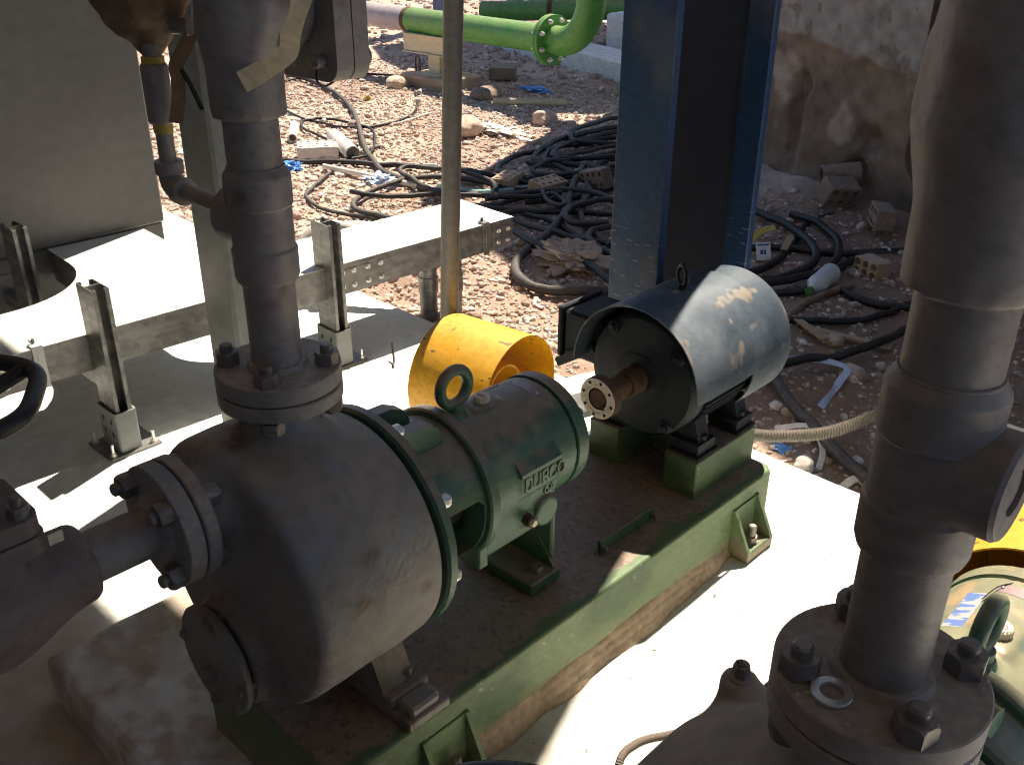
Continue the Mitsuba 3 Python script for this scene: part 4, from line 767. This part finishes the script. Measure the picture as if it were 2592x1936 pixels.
# struts
def build_strut(x, y):
    s = thing('strut_post', 'galvanised double strut post bolted to the slab before the tray, left of the pump', 'strut post', None)
    t, w, d = .0025, .041, .041
    def chan(o, sg):
        P = Polygon([(0, 0), (w, 0), (w, d), (w - .010, d), (w - .010, d - .008), (w - .0075, d - .008), (w - .0075, d - t), (w - t, d - t), (w - t, t), (t, t), (t, d - t), (.0075, d - t), (.0075, d - .008), (.010, d - .008), (.010, d), (0, d)])
        P = affinity.scale(P, 1, sg, origin=(0, 0)); return prism(P.buffer(.0008).buffer(-.0008), (o[0], o[1], -.742), (1, 0, 0), (0, 1, 0), .425)
    put(s, 'channel', chan((x, y + .0405), -1), 'm_galv', False); put(s, 'channel', chan((x, y + .0415), 1), 'm_galv', False)
    so = Polygon([(x - .008, y - .008), (x + .049, y - .008), (x + .049, y + .09), (x - .008, y + .09)]).buffer(-.008).buffer(.008); si = sbox(x - .003, y - .003, x + .044, y + .085)
    sl = put(s, 'socket', prism(so.difference(si), (0, 0, -.7435), (1, 0, 0), (0, 1, 0), .108), 'm_post', 30)
    for zz in (-.70, -.665):
        for yy in (.02, .062): put(sl, 'hole', box(x - .0084, x - .0079, y + yy - .004, y + yy + .004, zz - .007, zz + .007, .0001), 'm_dark', False)
    bp = put(s, 'base_plate', box(x - .042, x + .093, y - .020, y + .106, -.7495, -.7435, .001), 'm_galv', 30)
    for dx in (-.028, .079):
        for dy in (-.006, .092): put(bp, 'anchor_bolt', cat(bolt((x + dx, y + dy, -.7435), (0, 0, 1), .004, .034 if dx < 0 else .03, .0135, .008), cyl((x + dx, y + dy, -.7435), (0, 0, 1), .0095, .0015)), 'm_bright', 30)
    put(s, 'cantilever_arm', cat(box(x + .001, x + .040, y + .083, y + .40, TB - .0435, TB - .003, .003)), 'm_galv', 30)
    return s
s1 = build_strut(.268, 1.203)
dup(s1, (.678, .012, 0), 'galvanised double strut post beside the stainless riser, right of the grey square post')
dup(s1, (.052, .585, 0), 'shaded strut post in the curve of the tray, at the left edge of the photo')
tag(s1, 'galvanised double strut post in front of the tray, nearest the suction flange')
# conduits dropping from the tray's end, white conduits behind it
cd = thing('conduit_drop', 'galvanised conduit with a coupling dropping from the tray end into the ground', 'conduit', None)
put(cd, 'pipe', cyl((0, 0, -.95), (0, 0, 1), .030, .405), 'm_galv'); put(cd, 'coupling', ring((0, 0, -.688), (0, 0, 1), .029, .0335, .058), 'm_galv'); put(cd, 'collar', ring((0, 0, -.578), (0, 0, 1), .029, .0325, .016), 'm_galv')
for k in list(scene):
    if k.startswith('conduit_drop'): scene[k]['to_world'] = T().translate([1.50, 1.315, 0])
dup(cd, (-.033, .088, -.02), 'second galvanised conduit just behind the first, under the tray end')
for k, (dx, dy) in enumerate(((0, 0), (.05, -.06))):
    solo('white_conduit', tube(spl([(1.18 + dx, 1.70 + dy, -.9), (1.19 + dx, 1.71 + dy, -.62), (1.22 + dx, 1.73 + dy, -.535), (1.29 + dx, 1.70 + dy, -.505), (1.36 + dx, 1.58 + dy, -.515), (1.42 + dx, 1.50 + dy, -.53)], 6), .022, 14), 'm_white_plastic', ('bent white conduit behind the tray cover, the left one of two', 'bent white conduit behind the tray cover, the right one of two')[k], 'conduit')

# cabinet, square post, stainless stand pipe
cb = thing('equipment_cabinet', 'large pale grey sheet metal cabinet at the top left', 'cabinet')
put(cb, 'enclosure', box(-1.6, .852, 1.98, 2.75, -.452, .95, .006), 'm_cabinet', 30)
put(cb, 'plinth_skirt', box(-1.59, .846, 1.988, 2.74, -.749, -.454, .003), 'm_cabinet', 30)
put(cb, 'skirt_panel', box(-.9, .40, 1.984, 1.9885, -.70, -.50, .001), 'm_cabinet', False)
po = thing('square_post', 'pale grey square post standing behind the middle riser pipe', 'post')
put(po, 'tube', box(.505, .635, 1.0, 1.135, -.7445, 1.876, .008), 'm_post', 30)
put(po, 'base_plate', box(.494, .70, .985, 1.146, -.7498, -.7446, .002), 'm_post', 30)
d0, d1 = np.array([1.0023, .7908, -.4756]), np.array([1.0224, .7723, .293]); dd = (d1 - d0) / (d1[2] - d0[2])
solo('stand_pipe', cyl(d0 + dd * (-.749 - d0[2]), dd, .0235, 2.4, .001, 40), 'm_standpipe', 'bare stainless stand pipe rising in front of the tray, beside the yellow guard', 'pipe')

# ================================================================ yellow coupling guards
def guard(m=None):
    g = thing('coupling_guard', 'yellow steel coupling guard lying loose on the slab behind the pump', 'coupling guard')
    return g
def guard_parts(g, o, d, R, L):
    put(g, 'shell', rev([(0, R - .002), (0, R), (L, R), (L, R - .002), (0, R - .002)], o, d, 72), 'm_yellow', 35)
    put(g, 'inner_collar', rev([(L * .35, R * .42), (L * .35, R * .44), (L * .8, R * .44), (L * .8, R * .42), (L * .35, R * .42)], o, d, 56), 'm_yellow', 35)
    put(g, 'end_plate', ring(np.asarray(o) + unit(d) * .001, d, R * .42, R - .0025, .002, .0004, 64), 'm_yellow', 30)
    put(g, 'foot_flange', box(-.001, .001, -.001, .001, -.001, .001, .0002) if False else move(box(-.03, L - .03, -.012, .012, 0, .003, .001), (0, 0, 0)), 'm_yellow', 30); k = list(scene)[-1]
    ang = math.degrees(math.atan2(d[1], d[0])); scene[k]['to_world'] = T().translate([o[0] + .03 * math.cos(math.radians(ang)), o[1] + .03 * math.sin(math.radians(ang)), o[2] - R + .0005]).rotate([0, 0, 1], ang)
g1 = guard(); ga = math.radians(-81.95); guard_parts(g1, (.9404, .7358, -.749 + .1545), (math.cos(ga), math.sin(ga), 0), .1529, .2305)
g2 = thing('coupling_guard', 'yellow coupling guard mounted over the shaft of the lower right pump', 'coupling guard')
put(g2, 'shell', rev([(0, .1215), (0, .124), (.21, .124), (.21, .1215), (0, .1215)], (.507, -.766, -.287), (1, 0, 0), 72, -PI / 2 + .45, 2 * PI - .9), 'm_yellow', 35)
put(g2, 'end_plate', ring((.714, -.766, -.287), (1, 0, 0), .05, .1213, .002, .0004), 'm_yellow', 30)
for s in (-1, 1): put(g2, 'foot', box(.507, .717, -.766 + min(s * .05, s * .085), -.766 + max(s * .05, s * .085), -.509, -.395, .002), 'm_yellow', 30)
# ================================================================ blue column
bc = thing('blue_column', 'tall blue painted steel column behind the dark motor', 'column')
cx0, cx1, cy0, cy1 = 1.0, 1.372, .148, .275; tf_, tw_ = .022, .014; ym = (cy0 + cy1) / 2 + .006
put(bc, 'flange', box(cx0, cx0 + tf_, cy0, cy1, -.634, 4.2, .0025), 'm_blue', 30); put(bc, 'flange', box(cx1 - tf_, cx1, cy0, cy1, -.634, 4.2, .0025), 'm_blue', 30)
put(bc, 'web', box(cx0 + tf_ - .001, cx1 - tf_ + .001, ym - tw_ / 2, ym + tw_ / 2, -.634, 4.2, .001), 'm_webblack', 30, 'dull black web between the blue flanges')
put(bc, 'base_plate', box(cx0 - .005, 1.40, .155 - .03, .32, -.6495, -.6345, .002), 'm_blue', 30)
cbk = thing('concrete_block', 'cream lump of broken concrete between the yellow guard and the motor', 'block')
put(cbk, 'lump', jag(mf(hull(*[(x, y, z) for x, y, z in ((1.02, .42, -.652), (1.02, .50, -.652), (1.22, .37, -.652), (1.24, .46, -.652), (1.03, .415, -.585), (1.03, .49, -.580), (1.21, .37, -.588), (1.22, .45, -.585))])).refine_to_length(.012), .006, 30), 'm_concrete', 45)

# conduit from the motor, hoses
cp_ = spl([(1.12, .14, -.50), (1.22, .11, -.615), (1.312, .051, -.66), (1.374, -.015, -.662), (1.436, -.075, -.655), (1.497, -.122, -.633), (1.536, -.167, -.593), (1.57, -.21, -.53)], 30)
ln = np.concatenate([[0], np.cumsum(np.linalg.norm(np.diff(cp_, axis=0), axis=1))]); ss = np.arange(0, ln[-1], .0036); cp_ = np.stack([np.interp(ss, ln, cp_[:, k]) for k in range(3)], -1)
solo('flexible_conduit', tube(cp_, .0145 + .0019 * np.where(np.arange(len(cp_)) % 2, 1, -1), 16), 'm_conduit', 'ribbed flexible conduit curving from the motor to the right', 'conduit', smooth=25)
solo('beige_hose', tube(spl([(.915, -.44, -.644), (.945, -.415, -.640), (.975, -.392, -.636), (1.01, -.378, -.636), (1.04, -.372, -.638), (1.075, -.383, -.642), (1.11, -.41, -.645)], 6), .0055, 10), 'm_tape', 'short bent beige hose on the concrete beside the right-hand flange', 'hose')
hb_ = spl([(.19, -.42, -.62), (.222, -.390, -.556), (.2607, -.3892, -.548), (.3011, -.4072, -.55), (.34, -.436, -.555), (.40, -.50, -.60)], 40)
ln = np.concatenate([[0], np.cumsum(np.linalg.norm(np.diff(hb_, axis=0), axis=1))]); ss = np.arange(0, ln[-1], .0016); hb_ = np.stack([np.interp(ss, ln, hb_[:, k]) for k in range(3)], -1)
solo('braided_hose', tube(hb_, .0058 + .0004 * np.where(np.arange(len(hb_)) % 2, 1, -1), 12), 'm_hose', 'thin braided brown hose on the white concrete at the bottom edge', 'hose', smooth=40)

# ================================================================ the yard behind
gpz = -.345
pv = np.array([4.34, 3.42, gpz]); pd = unit([.10, 1, -.012])
gp2 = thing('green_pipe', 'bright green pipeline with a bolted flange and an elbow turning up, across the top', 'pipe')
put(gp2, 'straight_pipe', cyl(pv, pd, .09, 1.55, .001, 48), 'm_greenpipe'); put(gp2, 'unpainted_pipe', cyl(pv + pd * 1.549, pd, .0885, 2.6, .001, 48), 'm_greypipe', 35, 'bare grey end of the pipeline')
put(gp2, 'rust_band', ring(pv + pd * 1.545, pd, .08, .0912, .05), 'm_rust')
fl = put(gp2, 'flange', cat(ring(pv, pd, .08, .155, .022), ring(pv - pd * .026, pd, .08, .155, .022)), 'm_greenpipe', 35)
u, v, _ = frame(pd)
for k in range(8):
    a = k * PI / 4 + .39; e = pv + .125 * (math.cos(a) * u + math.sin(a) * v); put(fl, 'bolt', cat(cyl(e - pd * .03, pd, .009, .056), bolt(e + pd * .022, pd, .009, .035, .03, .018), bolt(e - pd * .026, -pd, .009, .035, .03, .018)), 'm_bright', 30)
th = np.linspace(0, PI / 2, 20); ec_ = pv - pd * .08
put(gp2, 'elbow', cat(cyl(pv - pd * .082, pd, .09, .06), tube(np.array([ec_ - pd * .27 * math.sin(t) + np.array([0, 0, 1.]) * .27 * (1 - math.cos(t)) for t in th]), .09, 40)), 'm_greenpipe', 40)
put(gp2, 'upright_pipe', cyl(ec_ - pd * .27 + (0, 0, .269), (0, 0, 1), .09, 3.0, .001, 48), 'm_greenpipe')
gb = thing('second_green_pipe', 'darker green pipe behind the elbow, running right behind the blue column', 'pipe')
put(gb, 'pipe', cyl((6.45, 6.20, -.537), unit([.62, -1.24, .07]), .09, 3.4, .001, 32), 'm_greenpipe'); put(gb, 'rust_band', ring((6.75, 5.60, -.503), unit([.62, -1.24, .07]), .085, .092, .05), 'm_rust')
ps = thing('pipe_support', 'cream tee-shaped steel pipe support on a concrete footing under the green pipe', 'pipe support')
cx, cy = 4.45, 4.62
put(ps, 'cap_beam', cat(box(cx - .07, cx + .07, cy - .18, cy + .34, -.448, -.440, .001), box(cx - .07, cx + .07, cy - .18, cy + .34, -.575, -.567, .001), box(cx - .05, cx + .004, cy - .178, cy + .338, -.567, -.448, .001)), 'm_cream', 30)
put(ps, 'column', cat(box(cx - .055, cx - .047, cy - .06, cy + .06, -.70, -.575, .001), box(cx + .047, cx + .055, cy - .06, cy + .06, -.70, -.575, .001), box(cx - .047, cx + .047, cy - .006, cy + .006, -.70, -.575, .001)), 'm_cream', 30)
put(ps, 'base_plate', box(cx - .13, cx + .13, cy - .13, cy + .15, -.708, -.70, .001), 'm_cream', 30)
put(ps, 'footing', jag(mf(box(cx - .19, cx + .19, cy - .26, cy + .24, -1.0, -.708, .012)).refine_to_length(.05), .008, 14), 'm_brick', 45)
for dy in (.16, -.2): put(ps, 'rebar_loop', tube(spl([(cx - .05, cy + dy, -.72), (cx - .05, cy + dy, -.62), (cx - .05, cy + dy + .02, -.595), (cx - .05, cy + dy + .045, -.62), (cx - .05, cy + dy + .045, -.72)], 4), .006, 8), 'm_rust', 40)
kb = thing('concrete_kerb', 'low concrete kerb in the shade at the foot of the blue column', 'kerb')
put(kb, 'beam', jag(mf(hull(*[(x, y, z) for x, y in ((5.25, 2.9), (5.75, 2.9), (6.5, 5.6), (6.15, 5.7)) for z in (-1., -.66)])).refine_to_length(.12), .012, 7), 'm_concrete', 45)
solo('concrete_pier', jag(mf(box(6.55, 6.95, 3.9, 4.75, -1, -.45, .02)).refine_to_length(.1), .01, 6), 'm_concrete', 'grey concrete pier under the dark green pipe, beside the blue column', 'pier', smooth=45)
fs = thing('far_blue_steel', 'dark blue steel legs standing far off behind the green elbow', 'steel frame')
for dx, dy, tx_ in ((0, 0, 0), (.16, -.15, .35)): put(fs, 'leg', hull(*[(8.7 + dx + sx * .07 + k * tx_, 7.9 + dy + sy * .07 - k * tx_, z) for k, z in ((0, -.85), (1, 1.6)) for sx in (-1, 1) for sy in (-1, 1)]), 'm_blue', 30)
# deck added out of the frame to shade the rubble near the kerb
rk = thing('shade_deck', 'added overhead deck that shades the rubble, out of the frame beyond the blue column', 'shade deck')
rp = np.array([(4.95, 5.9), (5.4, 6.6), (8.2, 6.4), (7.8, 3.0), (5.0, 2.5), (4.22, 3.42), (4.5, 4.6)]); h_ = 3.4
put(rk, 'deck', prism(Polygon([(a + h_ * .5017, b + h_ * .1763) for a, b in rp]), (0, 0, -.8 + h_), (1, 0, 0), (0, 1, 0), .06), 'm_roof', False)
for a, b in ((7.1, 3.6), (9.6, 3.7), (9.8, 6.9), (6.95, 7.3)): put(rk, 'leg', box(a - .08, a + .08, b - .08, b + .08, -.85, -.8 + h_ - .001, .004), 'm_blue', 30)

# cables and cords
for kind, lab, r, m, P in CABLES:
    P = spl(P, 5); z0 = ground_z(P[:, 0], P[:, 1]) - G; P[:, 2] += .6 * z0 + .0015 * np.sin(np.arange(len(P)) * .5)
    solo({'K': 'cable', 'R': 'rope', 'W': 'cord', 'G': 'garden_hose'}[kind], tube(P, r, 9), m, lab, {'K': 'cable', 'R': 'rope', 'W': 'cord', 'G': 'hose'}[kind], 'black and grey cables strewn over the gravel' if kind == 'K' else None, smooth=50)

# ---------------------------------------------------------------- rubble and litter
def brick(name, loc, rot, lab, m='m_brick', size=(.20, .10, .06), holes=(4, 2), tilt=0, faced='z', catg='brick'):
    a, b, c = size; B = mf(box(-a / 2, a / 2, -b / 2, b / 2, -c / 2, c / 2, .004))
    for i in range(holes[0]):
        for j in range(holes[1]):
            x = (i + .5) / holes[0] * a - a / 2
            if faced == 'z': B = B - mf(cyl((x, (j + .5) / holes[1] * b - b / 2, -c), (0, 0, 1), .012, 2 * c, .0005, 14))
            else: B = B - mf(cyl((x, -b, (j + .5) / holes[1] * c - c / 2), (0, 1, 0), .014, 2 * b, .0005, 14))
    B = jag(B.refine_to_length(.02), .003, 40, int(abs(rot)) + 1); z = float(ground_z(loc[0], loc[1]))
    return solo(name, move(move(B, rot=tilt, axis=(1, .3, 0)), rot=rot) if 1 else B, m, lab, catg, smooth=40), z
def lay(res, loc, rot_=0, up=.03):
    k, z = res; scene[k]['to_world'] = T().translate([loc[0], loc[1], z + up])
lay(brick('perforated_brick', (2.864, 2.38), 20, 'sunlit perforated brick lying among the cables behind the stand pipe'), (2.864, 2.38))
lay(brick('perforated_brick', (2.93, 2.17), 5, 'buff perforated brick right beside the sunlit one, half under cables', tilt=12), (2.93, 2.17))
lay(brick('perforated_brick', (3.12, 2.02), 60, 'brown perforated brick on edge deep inside the cable coil', 'm_brick_grey', tilt=80), (3.12, 2.02), up=.05)
lay(brick('rubble_block', (4.95, 4.5), 40, 'square brown rubble block lying in the shade below the green pipe', 'm_brick_grey', (.24, .20, .09), (0, 0)), (4.95, 4.45), up=.06)
lay(brick('perforated_brick', (3.33, .87), -30, 'grey perforated block leaning on the soil right of the blue column', 'm_brick_grey', (.15, .09, .10), (3, 2), tilt=25, faced='y'), (3.33, .87), up=.08)
lay(brick('perforated_brick', (3.2, .61), 35, 'dark perforated brick tipped on its side below the wall', 'm_brick_grey', (.17, .08, .08), (4, 2), tilt=8, faced='y'), (3.2, .61), up=.06)
lay(brick('perforated_brick', (2.86, .47), 70, 'brown ribbed brick behind the plastic bottle', 'm_brick', (.12, .08, .065), (3, 2), faced='y'), (2.86, .47), up=.03)
lay(brick('perforated_brick', (2.53, 3.50), -35, 'bleached white perforated brick left of the stand pipe', 'm_white_plastic', (.22, .16, .07), (5, 3)), (2.53, 3.50), up=.035)
def rock(loc, s, lab, seed, name='boulder', m='m_rock'):
    b = jag(trimesh.creation.icosphere(3, 1.), .28, .9, seed); b.vertices *= np.array(s); b = jag(b, .012, 14, seed); b.apply_translation((loc[0], loc[1], float(ground_z(loc[0], loc[1])) + s[2] * .6))
    solo(name, b, m, lab, 'rock', smooth=60)
rock((3.50, 3.33), (.115, .09, .065), 'rounded tan boulder beside the stand pipe, under the white cloth', 3)
rock((4.35, 4.02), (.13, .10, .055), 'dark flat rock right of the pipe support footing', 5, m='m_brick_grey')
rock((4.05, 3.2), (.08, .07, .06), 'brown boulder at the edge of the shade near the coil', 8)
rock((4.15, 4.75), (.08, .07, .05), 'pale stone leaning against the left side of the footing', 9)
rock((3.72, .62), (.16, .3, .10), 'long flat stone lying at the foot of the stained wall', 12, m='m_brick_grey')
rock((2.25, .3), (.03, .035, .02), 'small brown stone below the plastic bottle', 14, 'stone')
rock((1.47, -.02), (.032, .028, .022), 'whitish stone at the concrete edge right of the motor', 15, 'stone', 'm_white_plastic')
def gz(x, y, up): return (x, y, float(ground_z(x, y)) + up)
solo('plastic_pipe', cyl(gz(4.22, 3.83, .03), unit(np.array(gz(4.50, 3.42, .035)) - gz(4.22, 3.83, .03)), .022, .5, .001), 'm_cream', 'pale straight pipe offcut lying on the gravel near the boulder', 'pipe')
solo('plastic_pipe', ring(gz(2.60, 3.84, .03), unit(np.array(gz(2.80, 4.10, .035)) - gz(2.60, 3.84, .03)), .021, .026, .30), 'm_white_plastic', 'open-ended white pipe offcut beside the valve riser', 'pipe')
solo('plastic_pipe', ring(gz(2.60, 3.28, .04), unit(np.array(gz(2.72, 3.60, .06)) - gz(2.60, 3.28, .04)), .036, .042, .36), 'm_white_plastic', 'thick white pipe offcut lying against the bleached brick', 'pipe')
solo('plastic_pipe', cyl(gz(2.36, 3.22, .03), unit(np.array(gz(2.47, 2.745, .02)) - gz(2.36, 3.22, .03)), .014, .72, .001), 'm_white_plastic', 'long white stick lying under the straight black cable', 'pipe')
solo('plastic_pipe', ring(gz(3.38, .98, .10), unit((.5, -.6, .1)), .045, .05, .16), 'm_brick_grey', 'short grey pipe offcut on top of the leaning block', 'pipe')
def crumple(loc, s, seed, amp=.5, f=1.6, sub=4):
    b = trimesh.creation.icosphere(sub, 1.); V = np.asarray(b.vertices); n = meshkit.fbm(V * f + seed * 3.1, 3, seed); b.vertices = V * (1 - amp / 2 + amp * np.abs(2 * n - 1) * 1.6)[:, None] * np.array(s)
    b.apply_translation((loc[0], loc[1], float(ground_z(loc[0], loc[1])) + s[2] * .55)); return b
solo('crumpled_sack', crumple((2.21, 1.385), (.13, .17, .062), 4, .75, 2.2), 'm_cloth', 'crumpled dirty white sack lying left of the blue column foot', 'sack', smooth=30)
solo('white_cloth', crumple((3.68, 3.30), (.10, .26, .03), 6, .9, 2.6), 'm_white_plastic', 'white plastic sheet crumpled behind the tan boulder', 'plastic sheet', smooth=30)
solo('plastic_wrapper', crumple((2.44, 2.84), (.06, .11, .03), 7, .9, 2.4), 'm_ribbon', 'pale blue plastic wrapper under the cable left of the stand pipe', 'wrapper', smooth=25)
solo('blue_bag', crumple((2.27, 3.36), (.05, .06, .03), 8, .9, 2.4, 3), 'm_bluebag', 'scrap of bright blue plastic beside the middle riser tee', 'plastic scrap', smooth=25)
solo('blue_bag', crumple((4.78, 3.95), (.06, .16, .025), 9, .9, 2.4, 3), 'm_bluebag', 'shaded scrap of blue plastic on the rubble near the kerb', 'plastic scrap', smooth=25)
solo('blue_bag', crumple((1.52, .07), (.018, .026, .01), 10, .9, 2.4, 3), 'm_bluebag', 'small blue plastic scrap at the concrete edge right of the motor', 'plastic scrap', smooth=25)
solo('yellow_scrap', crumple((3.75, 4.6), (.02, .03, .025), 11, .8, 2.2, 3), 'm_tapeyellow', 'small yellow scrap on the gravel left of the footing shadow', 'scrap', smooth=25)
solo('yellow_scrap', strip(spl([gz(2.9, 1.02, .01), gz(2.93, .99, .05), gz(2.97, .95, .06)], 5), [(-.6, -.4, .7)] * 11, .025, .001), 'm_tapeyellow', 'bright yellow strip just right of the blue column', 'scrap', smooth=25)
bt = thing('plastic_bottle', 'clear plastic drink bottle with a green cap lying right of the column', 'bottle')
bo, bd = np.array(gz(2.53, .545, .04)), unit((.25, .03, .01))
put(bt, 'bottle', rev([(0, .012), (.02, .013), (.05, .034), (.075, .037), (.10, .036), (.112, .032), (.124, .036), (.20, .037), (.212, .03), (.212, 0)], bo, bd, 32), 'm_bottle', 40); put(bt, 'cap', cyl(bo - bd * .014, bd, .0145, .018), 'm_green_hose')
pc = thing('paper_card', 'small white card with blue print among the cables right of the column', 'card')
put(pc, 'sheet', box(-.030, .030, -.0006, .0006, -.035, .035, .0002), 'm_card', False); put(pc, 'print', cat(box(-.024, .024, -.0012, -.0007, .022, .029, .0001), box(-.013, -.002, -.0012, -.0007, -.012, .006, .0001), box(.001, .011, -.0012, -.0007, -.012, .006, .0001)), 'm_ink', False)
for k in [k for k in scene if k.startswith(pc + '__')]: scene[k]['to_world'] = T().translate(list(gz(2.78, .885, .05))).rotate([0, 0, 1], -38).rotate([1, 0, 0], -25)
rb = spl([gz(1.93, .34, .03), gz(1.98, .29, .05), gz(2.04, .23, .04), gz(2.04, .155, .035), gz(1.96, .135, .025), gz(1.89, .118, .02), gz(1.80, .11, .012)], 6)
solo('blue_ribbon', strip(rb, [(-.4, -.3, .8 - .8 * math.sin(i * .25)) for i in range(len(rb))], .022, .0008), 'm_ribbon', 'twisted pale blue plastic ribbon on the soil right of the motor', 'ribbon', smooth=30)
rb = spl([gz(1.58, .13, .015), gz(1.62, .05, .03), gz(1.56, -.02, .02), gz(1.49, -.05, .012)], 6)
solo('white_ribbon', strip(rb, [(-.3, -.3, .8)] * len(rb), .016, .0008), 'm_white_plastic', 'white plastic ribbon along the concrete edge right of the motor', 'ribbon', smooth=30)
rb = spl([gz(1.45, -.13, .01), gz(1.49, -.15, .025), gz(1.53, -.20, .02)], 6)
solo('white_ribbon', strip(rb, [(-.3, -.3, .8)] * len(rb), .02, .0008), 'm_white_plastic', 'short white plastic ribbon at the concrete edge beside the tee', 'ribbon', smooth=30)
for i, (x, y, a, l, lab) in enumerate(((2.26, .40, 60, .2, 'thin splintered lath below the brown muddy cable'), (2.30, .27, 100, .26, 'longer splintered lath lying right of the other lath'), (2.98, .88, 20, .3, 'weathered plank lying beside the white card'))):
    solo('wood_lath', move(box(-l / 2, l / 2, -.014, .014, -.004, .004, .001), gz(x, y, .018), 0) if 0 else move(move(box(-l / 2, l / 2, -.014, .014, -.004, .004, .001), rot=a), gz(x, y, .02)), 'm_wood', lab, 'wood')
for i in range(1): # twigs and specks on the concrete
    r = np.random.default_rng(5); sp_ = []
    for _ in range(60):
        x, y = r.uniform(.0, 1.2), r.uniform(-.75, -.22); s = r.uniform(.001, .0035); sp_.append(move(hull((0, 0, 0), (s * 2, s * .4, 0), (s, s, s * .8), (0, s, 0), (s * .5, .3 * s, s)), (x, y, -.648), r.uniform(0, 360)))
    solo('grit', cat(*sp_), 'm_brick_grey', 'dark specks of grit scattered on the white concrete', 'grit', smooth=False, kind='stuff')
    solo('wire_offcut', tube(spl([(1.055, 1.10, -.745), (1.075, 1.12, -.735), (1.10, 1.155, -.70)], 4), .0035, 8), 'm_black', 'short black wire offcut standing on the slab beside the strut base', 'wire')
    solo('twig', tube(spl([(.40, -.73, -.179), (.43, -.735, -.177), (.455, -.745, -.18)], 4), .0008, 6), 'm_dark', 'thin dark twig lying on the sunlit green housing', 'twig')
